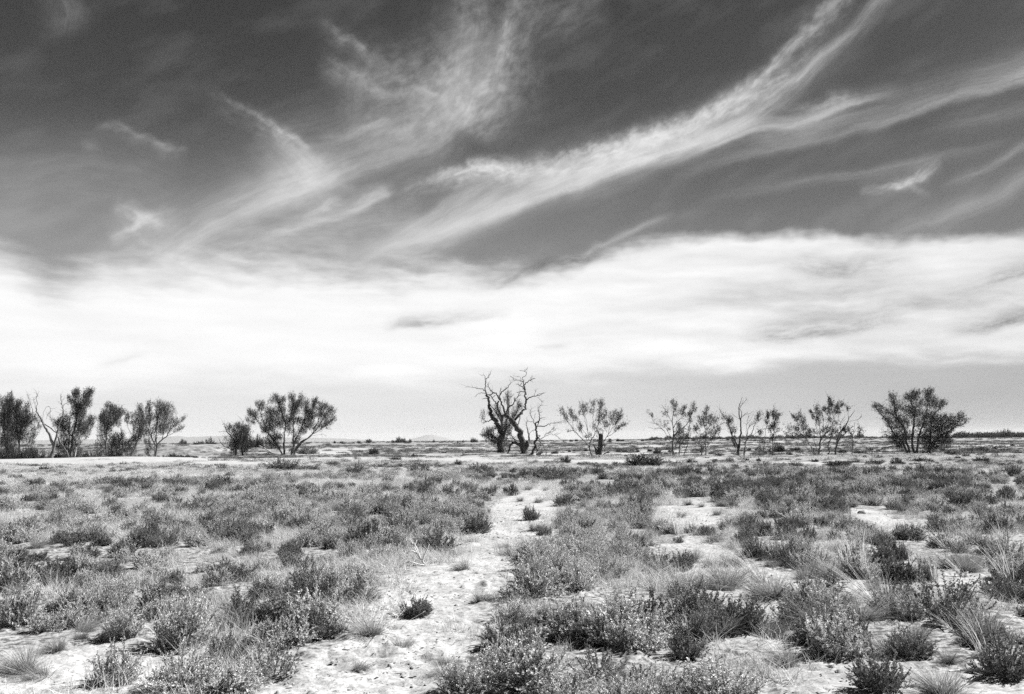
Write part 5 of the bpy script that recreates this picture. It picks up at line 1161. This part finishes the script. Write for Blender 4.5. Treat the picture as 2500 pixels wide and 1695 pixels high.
for x_ in range(-10, 470, 22):
    thicket(x_ + RNG.uniform(-9, 9), RNG.uniform(105, 118), RNG.uniform(30, 62), RNG.uniform(8, 50) * (1 if x_ < 280 else .6), 'shrub' if RNG.random() < .4 else 'grey')
FARL = {0: ('small dark shrub on the plain behind the fan tree and the dead tree', 'small far shrubs left of the dead tree'), 1: ('small dark shrub scattered between the delicate fan tree and the thin row', 'small far shrubs near the delicate fan tree'), 2: ('small dark shrub scattered among the feet of the thin trees', 'small shrubs among the thin trees'), 3: ('small dark shrub scattered round the big dark tree', 'small shrubs round the big dark tree')}
for x, y, w, h in [(444, 1116, 9, 5), (477, 1118, 17, 6), (850, 1111, 10, 6), (1390, 1104, 9, 5), (1401, 1102, 10, 5), (1430, 1102, 11, 6), (1510, 1104, 15, 7), (1526, 1104, 16, 7), (1543, 1102, 15, 6), (1555, 1098, 11, 6), (1557, 1104, 13, 7), (1528, 1116, 9, 8), (1415, 1135, 11, 9), (1432, 1137, 10, 8), (1456, 1135, 10, 8), (1586, 1103, 15, 8), (1625, 1112, 12, 8), (1636, 1104, 13, 6), (1702, 1102, 11, 5), (1684, 1130, 12, 10),
                   (1737, 1108, 16, 7), (1753, 1114, 20, 8), (1783, 1129, 26, 11), (1747, 1125, 15, 6), (1811, 1102, 11, 6), (1829, 1101, 15, 8), (1851, 1101, 19, 7), (1854, 1093, 11, 6), (1901, 1110, 10, 5), (1927, 1111, 18, 9), (1933, 1102, 15, 8), (1824, 1126, 14, 8), (1852, 1126, 14, 8), (1913, 1134, 12, 7), (1990, 1128, 20, 7), (2056, 1106, 24, 11), (2096, 1107, 30, 9), (2097, 1116, 10, 5), (2112, 1118, 12, 6), (2127, 1100, 11, 6), (2069, 1134, 24, 12), (2144, 1103, 14, 6), (2222, 1120, 10, 6), (2305, 1102, 22, 8), (2368, 1104, 22, 9), (2430, 1097, 14, 7), (2471, 1089, 11, 6), (2338, 1119, 16, 7), (2358, 1114, 20, 8), (1700, 1113, 14, 5), (1795, 1140, 22, 9), (1870, 1150, 30, 12), (2330, 1150, 34, 10), (2450, 1140, 30, 12)]:
    k = 0 if x < 1200 else 1 if x < 1570 else 2 if x < 2080 else 3
    put('shrub', x, y, w, FARL[k][0], FARL[k][1], h)
SKYL = [('dark bush on the skyline far behind the fan tree', 'skyline bushes left of the dead tree'), ('dark bush on the skyline behind the delicate fan tree', 'skyline bushes right of the dead tree')]
for x, y, w, h in [(900, 1078, 17, 9), (959, 1078, 9, 7), (974, 1078, 24, 11), (986, 1078, 15, 15), (1001, 1078, 10, 8), (1059, 1076, 8, 9), (1157, 1075, 20, 10), (876, 1079, 11, 5), (835, 1080, 11, 5), (817, 1080, 8, 5), (1118, 1076, 6, 4), (1131, 1076, 7, 6), (720, 1080, 20, 8), (1518, 1077, 13, 6), (1508, 1072, 10, 5), (1489, 1074, 10, 5), (1488, 1079, 11, 4), (1394, 1078, 11, 6), (1407, 1075, 9, 5), (1568, 1073, 9, 10), (1590, 1074, 28, 7), (1625, 1072, 5, 4), (1693, 1076, 13, 6), (1777, 1076, 11, 6), (1640, 1080, 10, 4), (1460, 1076, 8, 4)]:
    yy = max(y, 1073.5 - (x - 1250) * .0083 + 5.2)
    put('shrub', x, yy, w, SKYL[x > 1200][0], SKYL[x > 1200][1], h + (yy - y))

# ---------------------------------------------------------------- random cover
def sample(r0, r1, dens, a0=-33, a1=33):
    area = R(a1 - a0) / 2 * (r1 * r1 - r0 * r0); n = int(area * dens)
    r = np.sqrt(RNG.random(n) * (r1 * r1 - r0 * r0) + r0 * r0); a = R(a0) + RNG.random(n) * R(a1 - a0)
    return r * np.sin(a), r * np.cos(a), r


TK = np.array(TAKEN)


def free(x, y, m=.55):
    ok = np.ones(len(x), bool)
    for tx, ty, tr in TK: ok &= ((x - tx) ** 2 + (y - ty) ** 2) > (tr * m) ** 2
    return ok


COVER = []    # kind, x, y, z, scale, zscale, rz
def fill(kinds, r0, r1, dens, smin, smax, keep, zs=(.75, 1.1), m=.55):
    x, y, r = sample(r0, r1, dens)
    b = bareness(x, y)
    p = keep(x, y, r, b)
    ok = (RNG.random(len(x)) < p) & free(x, y, m)
    x, y, r = x[ok], y[ok], r[ok]
    px, py, z = project(np.stack([x, y, height(x, y)], -1))
    n1 = fbm(x / 2.2, y / 2.2, 81, 3); n2 = fbm(x / 5.5, y / 5.5, 82, 3)
    for i in range(len(x)):
        t = np.clip(.5 + (n1[i] - .5) * 1.6 + RNG.normal() * .22, 0, 1)
        s_ = smin + (smax - smin) * t
        kd = kinds(px[i], py[i], n1[i], n2[i])
        if kd is None: continue
        COVER.append((kd, x[i], y[i], s_, RNG.uniform(*zs), RNG.uniform(0, 6.28), px[i], py[i], z[i]))


def k_salt(px, py, n1, n2):
    u = RNG.random()
    right = px > 1650  # dark variety favoured here, also painting the light falloff on this side
    if u < (.60 if right else .26 if py < 1400 else .34) + (n2 - .5) * 1.3: return 'saltd'
    if u < .93: return 'salt'
    return 'twiggy'


def edge(x, y):
    """bareness with a margin, so that bushes keep off the track"""
    return np.max([bareness(x + a_, y + b_) for a_, b_ in ((0, 0), (.22, 0), (-.22, 0), (0, .35), (0, -.35))], axis=0)


closed = lambda x, y, r, b: np.clip(1 - edge(x, y) * 1.35, 0, 1) * (1 - np.where((project(np.stack([x, y, 0 * x], -1))[0] < 1620) & (r < 20), .52, .78) * (1 - sstep(.38, .58, fbm(x / 2.6, y / 2.6, 90, 3))))
fill(k_salt, 5.3, 22, 5.0, .36, .92, closed)
fill(k_salt, 22, 42, 2.6, .42, 1.10, closed)
fill(k_salt, 42, 64, 2.2, .40, .90, closed, (.55, .85), 1.2)
fill(lambda *a: 'tuss', 5.3, 16, 1.3, .40, .95, lambda x, y, r, b: np.where(b > .8, .03, np.where(b > .4, .75, .25)))
fill(lambda *a: 'tuss', 16, 40, .35, .6, 1.2, lambda x, y, r, b: np.where(b > .95, .05, .5))
fill(lambda *a: 'fine', 5.3, 11, 1.6, .55, 1.1, lambda x, y, r, b: np.clip(1 - b * 1.3, 0, 1) * sstep(.30, .52, fbm(x / 3.4, y / 3.4, 93, 3)))
fill(lambda px, *a: 'fine' if px < 1500 or RNG.random() < .5 else None, 11, 24, 3.6, .55, 1.1, lambda x, y, r, b: np.clip(1 - b * 1.3, 0, 1) * sstep(.36, .58, fbm(x / 3.4, y / 3.4, 93, 3)))
fill(lambda px, *a: 'fine' if px < 1500 or RNG.random() < .5 else None, 24, 85, 2.3, .8, 1.5, lambda x, y, r, b: np.clip(1 - b * 1.2, 0, 1) * sstep(.30, .52, fbm(x / 5, y / 5, 94, 3)), (.45, .75), 1.2)
fill(lambda px, py, n1, n2: 'scrub' if RNG.random() < (.85 if px < 1500 else .5) else 'scrubd', 55, 125, .85, .5, 1.3, lambda x, y, r, b: np.clip(1 - b * 1.35, .0, 1) * (.3 + .7 * sstep(.4, .6, fbm(x / 6, y / 6, 95, 3))), (.30, .62), 1.7)
fill(lambda px, py, n1, n2: 'scrub' if RNG.random() < (.8 if px < 1500 else .5) else 'scrubd', 120, 330, .13, 1.2, 2.6, lambda x, y, r, b: np.clip(1 - b, .03, 1) * (.3 + .7 * sstep(.4, .6, fbm(x / 22, y / 22, 96, 3))), (.25, .5), 1.5)
fill(lambda px, py, n1, n2: 'scrubd' if RNG.random() < .6 else 'scrub', 330, 1400, .0035, 2.0, 5.5, lambda x, y, r, b: .35 + .65 * sstep(.45, .6, fbm(x / 120, y / 120, 97, 3)), (.35, .6))

# thin pale stalks standing over the scrub on the right
x, y, r = sample(9.0, 24, .22, 9, 31)
for i in range(len(x)):
    if RNG.random() < .75:
        plant('stalk', (x[i], y[i], float(height(x[i], y[i])) - .01), RNG.uniform(.4, .75), RNG.uniform(-.5, .5), 'thin pale stalks scattered over the scrub and sand on the right', 'scattered stalks on the right', int(RNG.choice([1, 2, 2, 3, 4])))

# the plants that show largest become objects of their own, the rest of each kind one mass
REG = [
    (lambda x, y: y > 1470 and x < 760, 'saltbush among the tussocks and bushes of the near left corner', 'tussock scattered through the near left corner', 'near left corner'),
    (lambda x, y: y > 1340 and x < 1010, 'saltbush in the thick scrub rising on the left of the track', 'tussock half hidden in the thick scrub left of the track', 'thick scrub left of the track'),
    (lambda x, y: y > 1230 and x < 1190, 'low saltbush in the pale grassy slope left of the narrow track', 'tussock in the pale grassy slope left of the narrow track', 'grassy slope left of the narrow track'),
    (lambda x, y: y > 1230 and x < 1660, 'saltbush packed into the long scrub bank on the right of the track', 'tussock wedged in the long scrub bank right of the track', 'scrub bank right of the track'),
    (lambda x, y: y > 1400, 'saltbush scattered over the open sand of the near right corner', 'tussock scattered over the open sand of the near right corner', 'open sand of the near right corner'),
    (lambda x, y: y > 1230, 'saltbush in the rough scrub behind the straw sheaves on the right', 'tussock in the rough scrub behind the straw sheaves', 'rough scrub behind the straw sheaves'),
    (lambda x, y: True, 'saltbush in the even scrub between the track and the trees', 'tussock in the even scrub between the track and the trees', 'even scrub below the trees')]


def region(px, py):
    for f_, s_, t_, g_ in REG:
        if f_(px, py): return s_, t_, g_


inview = lambda c: -25 < c[6] < 2525 and c[7] < 1760
score = lambda c: c[3] / c[8]
stuffc = []
n_own = dict(salt=290 - 45, tuss=240)
for fam, ks in (('salt', ('salt', 'saltd', 'twiggy')), ('tuss', ('tuss',))):
    lst = [c for c in COVER if c[0] in ks]
    lst.sort(key=lambda c: (not inview(c), -score(c)))
    for i, (kd, x, y, s_, zs, rz, px, py, z) in enumerate(lst):
        if i < n_own[fam] and inview(lst[i]):
            sl_, tl_, g_ = region(px, py)
            plant(kd, (x, y, float(height(x, y)) - .012), s_, rz, sl_ if fam == 'salt' else tl_, ('saltbushes in the ' if fam == 'salt' else 'tussocks in the ') + g_, None, zs)
        else: stuffc.append(lst[i])
stuffc += [c for c in COVER if c[0] in ('fine', 'scrub', 'scrubd')]


# ---------------------------------------------------------------- uncountable cover: instanced over points
def merged(pair, mats):
    mb = MB()
    for k, p in enumerate(pair):
        for v, q, t in zip(p.v, p.q, p.t): pass
    n = 0
    for k, p in enumerate(pair):
        V = np.concatenate(p.v); Q = np.concatenate(p.q); T = np.concatenate(p.t)
        mb.add(V, Q, T, k)
    return mb.mesh('cover_form', mats)


def instancer(name, label, cat, forms, pts):
    """one object that scatters the mesh forms over points (x, y, scale, zscale, rz)"""
    colp = bpy.data.collections.new(name + '_forms')
    for i, me in enumerate(forms):
        ob = bpy.data.objects.new('%s_form_%02d' % (name, i), me); colp.objects.link(ob)
    n = len(pts); P = np.array([[p[1], p[2], 0.0] for p in pts]); P[:, 2] = height(P[:, 0], P[:, 1]) - .012
    me = bpy.data.meshes.new(name); me.vertices.add(n); me.vertices.foreach_set('co', P.astype(np.float32).ravel())
    a = me.attributes.new('scl', 'FLOAT_VECTOR', 'POINT'); a.data.foreach_set('vector', np.array([[p[3], p[3], p[3] * p[4]] for p in pts], np.float32).ravel())
    a = me.attributes.new('rot', 'FLOAT_VECTOR', 'POINT'); a.data.foreach_set('vector', np.array([[0, 0, p[5]] for p in pts], np.float32).ravel())
    a = me.attributes.new('pick', 'INT', 'POINT'); a.data.foreach_set('value', np.array([p[9] for p in pts], np.int32))
    ob = bpy.data.objects.new(name, me); COL.objects.link(ob)
    ng = bpy.data.node_groups.new(name, 'GeometryNodeTree')
    ng.interface.new_socket('Geometry', in_out='INPUT', socket_type='NodeSocketGeometry'); ng.interface.new_socket('Geometry', in_out='OUTPUT', socket_type='NodeSocketGeometry')
    gi, go = ng.nodes.new('NodeGroupInput'), ng.nodes.new('NodeGroupOutput')
    ci = ng.nodes.new('GeometryNodeCollectionInfo'); ci.inputs['Collection'].default_value = colp; ci.inputs['Separate Children'].default_value = True; ci.inputs['Reset Children'].default_value = True
    ip = ng.nodes.new('GeometryNodeInstanceOnPoints'); ip.inputs['Pick Instance'].default_value = True
    def na(nm, typ):
        q_ = ng.nodes.new('GeometryNodeInputNamedAttribute'); q_.data_type = typ; q_.inputs['Name'].default_value = nm; return q_.outputs['Attribute']
    ng.links.new(gi.outputs[0], ip.inputs['Points']); ng.links.new(ci.outputs[0], ip.inputs['Instance'])
    ng.links.new(na('pick', 'INT'), ip.inputs['Instance Index']); ng.links.new(na('scl', 'FLOAT_VECTOR'), ip.inputs['Scale'])
    er = ng.nodes.new('FunctionNodeEulerToRotation'); ng.links.new(na('rot', 'FLOAT_VECTOR'), er.inputs[0]); ng.links.new(er.outputs[0], ip.inputs['Rotation'])
    ng.links.new(ip.outputs[0], go.inputs[0])
    md = ob.modifiers.new('scatter', 'NODES'); md.node_group = ng
    return tag(ob, label, cat, kind='stuff')


def pick(kinds, forms_of):
    pts = []
    for c_ in stuffc:
        if c_[0] in kinds:
            lo, n = forms_of[c_[0]]
            pts.append(c_ + (lo + int(RNG.integers(n)),))
    return pts


forms = [merged(p, (M_WOOD, M_SALT)) for p in SALT] + [merged(p, (M_WOOD, M_SALTD)) for p in SALT] + [merged(p, (M_WOOD, M_SALTD)) for p in SALTO]
pts = pick(('salt', 'saltd', 'twiggy'), dict(salt=(0, 6), saltd=(6, 6), twiggy=(12, 3)))
instancer('low_scrub', 'close cover of grey saltbush scrub over the plain', 'scrub', forms, pts)
instancer('grass', 'fine pale dry grass growing between the saltbushes', 'grass', [m_.mesh('fine', [M_FINE]) for m_ in FINE] + [v[0] for v in ME['tuss']], pick(('fine', 'tuss'), dict(fine=(0, 5), tuss=(5, 5))))
instancer('far_scrub', 'scattered low scrub on the far plain', 'scrub', [merged(p, (M_WOOD, M_GREYSH)) for p in SCRUB] + [merged(p, (M_WOOD, M_SHRUB)) for p in SCRUB], pick(('scrub', 'scrubd'), dict(scrub=(0, 3), scrubd=(3, 3))))
# the belt of trees along the far right skyline
wood = []
for i in range(420):
    px = RNG.uniform(1590, 2560); near = px > 2300
    r = RNG.uniform(620, 760) if near else RNG.uniform(1000, 1300)
    d = ray(px, 1074.0); a = math.atan2(d[0], d[1])
    hpx = (RNG.uniform(7, 14) if near else RNG.uniform(3.5, 8)) * (1 if RNG.random() < .93 else 1.5)
    if 2110 < px < 2330: hpx *= .6
    s_ = hpx * r / F / .8
    wood.append(('w', r * math.sin(a), r * math.cos(a), s_, RNG.uniform(.8, 1.1), RNG.uniform(0, 6.28), px, 1074, r, int(RNG.integers(4))))
instancer('far_wood', 'dark belt of trees along the skyline on the right', 'wood', [merged(p, (M_WOOD, M_SHRUB)) for p in SHRUB], wood)
# dead twigs, bark and leaf scraps on the sand
g = np.random.default_rng(5); mb = MB()
x, y, r = sample(5.2, 24, 80.0)
b = bareness(x, y); ok = (b > .4) & (g.random(len(x)) < .9 * sstep(.35, .65, fbm(x / .6, y / .6, 120, 3))); x, y = x[ok], y[ok]
n = len(x); P = np.column_stack([x, y, height(x, y) + .006]); A = np.column_stack([g.normal(size=(n, 2)), g.normal(size=n) * .15])
mb.leaves(P + np.array([0, 0, .004]), A, g.uniform(.015, .07, n), g.uniform(.004, .014, n), g.uniform(0, .8, n), 0, g)
tag(mb.obj('litter', [M_SHRUB]), 'scraps of dead twig and leaf lying on the sand', 'litter', kind='stuff')

# clods and crumbs of crust on the sand
mb = MB(); x, y, r = sample(5.2, 18, 60.0); b = bareness(x, y)
ok = (b > .4) & (g.random(len(x)) < .9 * sstep(.42, .66, fbm(x / .9, y / .9, 130, 3))); x, y = x[ok], y[ok]
n = len(x); s_ = np.clip(g.gamma(2.0, .006, n), .004, .035); base = np.column_stack([x, y, height(x, y) + s_ * .25])
cor = np.array([(-1, -1, -.6), (1, -1, -.6), (1, 1, -.6), (-1, 1, -.6), (-.6, -.7, .5), (.7, -.5, .6), (.5, .7, .45), (-.7, .5, .55)])
V = base[:, None, :] + (cor[None] + g.normal(size=(n, 8, 3)) * .28) * s_[:, None, None] * np.array([1, 1, .7])
qd = np.array([(0, 1, 5, 4), (1, 2, 6, 5), (2, 3, 7, 6), (3, 0, 4, 7), (4, 5, 6, 7)])
mb.add(V.reshape(-1, 3), (np.arange(n)[:, None, None] * 8 + qd[None]).reshape(-1, 4), np.repeat(g.uniform(.2, 1, n), 8))
M_CLOD = leaf_mat('sand_crust', 0.16, 0.42, 0.0, 0.1, .95)
tag(mb.obj('clods', [M_CLOD]), 'small clods of crust scattered over the sand', 'clods', kind='stuff')
# ================================================================ DEAD WOOD AND SMALL THINGS
def anchor(crop, base, dist):
    ox, oy, sc = CROPS[crop]
    bx, by = ox + base[0] * sc, oy + base[1] * sc
    d0 = ray(bx, 1074.0); hd = math.hypot(d0[0], d0[1]); fwd = np.array([d0[0] / hd, d0[1] / hd, 0.0])
    O = fwd * dist; O[2] = float(height(O[0], O[1]))
    d = ray(bx, by); B = CAM + d * (dist / (d @ fwd))
    def pt(x, y, dep=0.0):
        d = ray(ox + x * sc, oy + y * sc); p = CAM + d * (dist / (d @ fwd)); p[2] += O[2] - B[2]
        return p + fwd * dep
    return O, pt, sc * dist / F


def limb(name, label, cat, pts, rads, mat, parent=None, origin=None, group=None, sides=8):
    P = np.asarray(pts, float); Q = smooth_path(P, 4, .004 if rads[0] > .03 else .0008)
    rad = np.interp(np.linspace(0, 1, len(Q)), np.linspace(0, 1, len(rads)), rads)
    mb = MB(); mb.tube(Q, rad, sides)
    if origin is None: origin = P[0]
    o = mb.obj(name, [mat], parent, smooth=True, origin=origin)
    if parent is None: o.location = [float(v) for v in origin]; tag(o, label, cat, group)
    return o


# the broken stump by the delicate fan tree
O, pt, u = anchor('F1', (985, 1400), 88)
st = empty('tree_stump', O); tag(st, 'thick broken stump of a tree, dark on one side and sunlit on the other', 'tree stump')
mb = MB()
axis = [(985, 1412), (992, 1370), (1000, 1300), (1012, 1200), (1020, 1100), (1026, 1000), (1030, 930)]
Q = smooth_path(np.array([pt(*a) for a in axis]), 4, .006); Q[0, 2] -= .1
rad = np.interp(np.linspace(0, 1, len(Q)), [0, .1, .3, .6, 1], [78 * u, 62 * u, 54 * u, 52 * u, 47 * u])
mb.tube(Q, rad, 12)
mb.obj('trunk', [M_DEAD], st, smooth=True, origin=O)
limb('splinter', None, None, [pt(990, 960, -.05), pt(982, 910, -.05), pt(974, 855, -.04)], [20 * u, 14 * u, 4 * u], M_DEAD, st, O)
limb('splinter', None, None, [pt(1062, 960, .05), pt(1070, 915, .05), pt(1076, 880, .05)], [18 * u, 10 * u, 4 * u], M_PALE, st, O)  # pale wood on this sunward splinter paints the stump's sunlit edge
limb('branch_stub', None, None, [pt(955, 1380, -.1), pt(925, 1270, -.2), pt(895, 1210, -.25), pt(860, 1150, -.3)], [36 * u, 26 * u, 15 * u, 5 * u], M_DEAD, st, O)
limb('branch_stub', None, None, [pt(1050, 1175, -.1), pt(1090, 1155, -.15), pt(1112, 1160, -.15), pt(1104, 1205, -.15)], [17 * u, 15 * u, 13 * u, 9 * u], M_DEAD, st, O)
limb('branch_stub', None, None, [pt(1000, 1215, -.25), pt(965, 1208, -.4), pt(938, 1212, -.45)], [18 * u, 16 * u, 12 * u], M_DEAD, st, O)
limb('fallen_limb', 'forked limb lying on the ground at the right foot of the stump', 'log', [pt(1060, 1395, -.4), pt(1100, 1345, -.5), pt(1150, 1318, -.5), pt(1205, 1310, -.5)], [10 * u, 12 * u, 13 * u, 15 * u], M_DEAD)
O, pt, u = anchor('D1', (1180, 1535), 95)
limb('log', 'short dark log lying right of the crooked dead tree', 'log', [pt(1140, 1525, 0) , pt(1180, 1502, .2), pt(1222, 1478, .4)], [20 * u, 26 * u, 24 * u], M_DEAD)
O, pt, u = anchor('M1', (1060, 1200), 112)
limb('fallen_limb', 'pale fallen limb arching along the ground left of the big fan tree', 'log', [pt(1080, 1215), pt(1040, 1185), pt(980, 1158, .3), pt(920, 1160, .5), pt(850, 1172, .7)], [10 * u, 9 * u, 8 * u, 7 * u, 4 * u], M_PALE)
limb('fallen_limb', 'bleached log slanting down to the foot of the big fan tree', 'log', [pt(760, 1030, 3), pt(830, 1060, 2.5), pt(900, 1100, 2), pt(975, 1140, 1.5)], [5 * u, 8 * u, 9 * u, 10 * u], M_PALE)
# two fence posts far off on the slope
for x, lab in ((1510, 'left one of two thin posts on the far slope behind the sandy bank'), (1562, 'right one of two thin posts on the far slope behind the sandy bank')):
    O, pt, u = anchor('L2', (x, 1170), 172)
    O[2] = float(height(O[0], O[1])) - .1
    limb('post', lab, 'post', [O, O + np.array([.02, 0, .7]), O + np.array([.0, 0, 1.35])], [.07, .065, .06], M_BARK, group='posts on the far slope')
# the bleached dead branch beside the track
B = ground(1040, 1381); k = mpp(B)
db = empty('dead_branch', B); tag(db, 'bleached dead branch fanning up at the left edge of the track', 'dead branch')
rt = np.array([1.0, 0, 0]); up_ = np.array([0, 0, 1.0]); fw = np.array([0, 1.0, 0])
for pts_ in [[(0, 0, 0), (-14, 14, 6), (-26, 34, 10), (-34, 52, 12), (-44, 66, 16)], [(-12, 12, 4), (-22, 40, -6), (-30, 58, -10)], [(-8, 8, 0), (-4, 26, 8), (4, 42, 14), (6, 50, 16)], [(0, 0, 0), (-18, 4, -8), (-36, 10, -14), (-54, 8, -18)], [(-20, 26, 8), (-38, 34, 16), (-48, 28, 18)], [(-30, 46, 10), (-24, 60, 16)]]:
    P = np.array([B + (rt * a + up_ * b_ + fw * c_) * k * 1.0 for a, b_, c_ in pts_])
    limb('twig', None, None, P, [2.2 * k, 1.6 * k, .7 * k], M_PALE, db, B, sides=5)
# sticks and a clod on the sand
def stick(label, a, b_, r, mat, lift=.02):
    A_, B_ = ground(*a), ground(*b_); m_ = (A_ + B_) / 2 + np.array([.01, .02, .012])
    for q_ in (A_, m_, B_): q_[2] += lift
    limb('stick', label, 'stick', [A_, m_, B_], [r, r * .9, r * .5], mat, sides=6)
stick('dark fallen stick on the sand below the slim straw sheaf', (2020, 1422), (2088, 1424), .012, M_BARK)
stick('long white stick lying level near the right end of the bottom edge', (2318, 1648), (2440, 1650), .009, M_PALE)
stick('pale stick slanting under the flattened straw near the right edge', (2262, 1528), (2340, 1552), .007, M_PALE)
P = ground(2103, 1254); k = mpp(P)
import bmesh
bm = bmesh.new(); bmesh.ops.create_icosphere(bm, subdivisions=3, radius=1)
for v in bm.verts:
    c_ = np.array(v.co); f_ = 1 + .35 * (vnoise(c_[0] * 1.7 + 3, c_[1] * 1.7 + c_[2] * 1.3, 9) - .5)
    v.co = (c_[0] * f_ * 10 * k, c_[1] * f_ * 7 * k, max(-.3, c_[2]) * f_ * 7 * k)
me = bpy.data.meshes.new('stone'); bm.to_mesh(me); bm.free(); me.materials.append(M_BARK)
for p in me.polygons: p.use_smooth = True
so_ = bpy.data.objects.new('stone', me); COL.objects.link(so_); so_.location = [float(v) for v in P]
tag(so_, 'dark stone on the small bare patch in the right middle distance', 'stone')
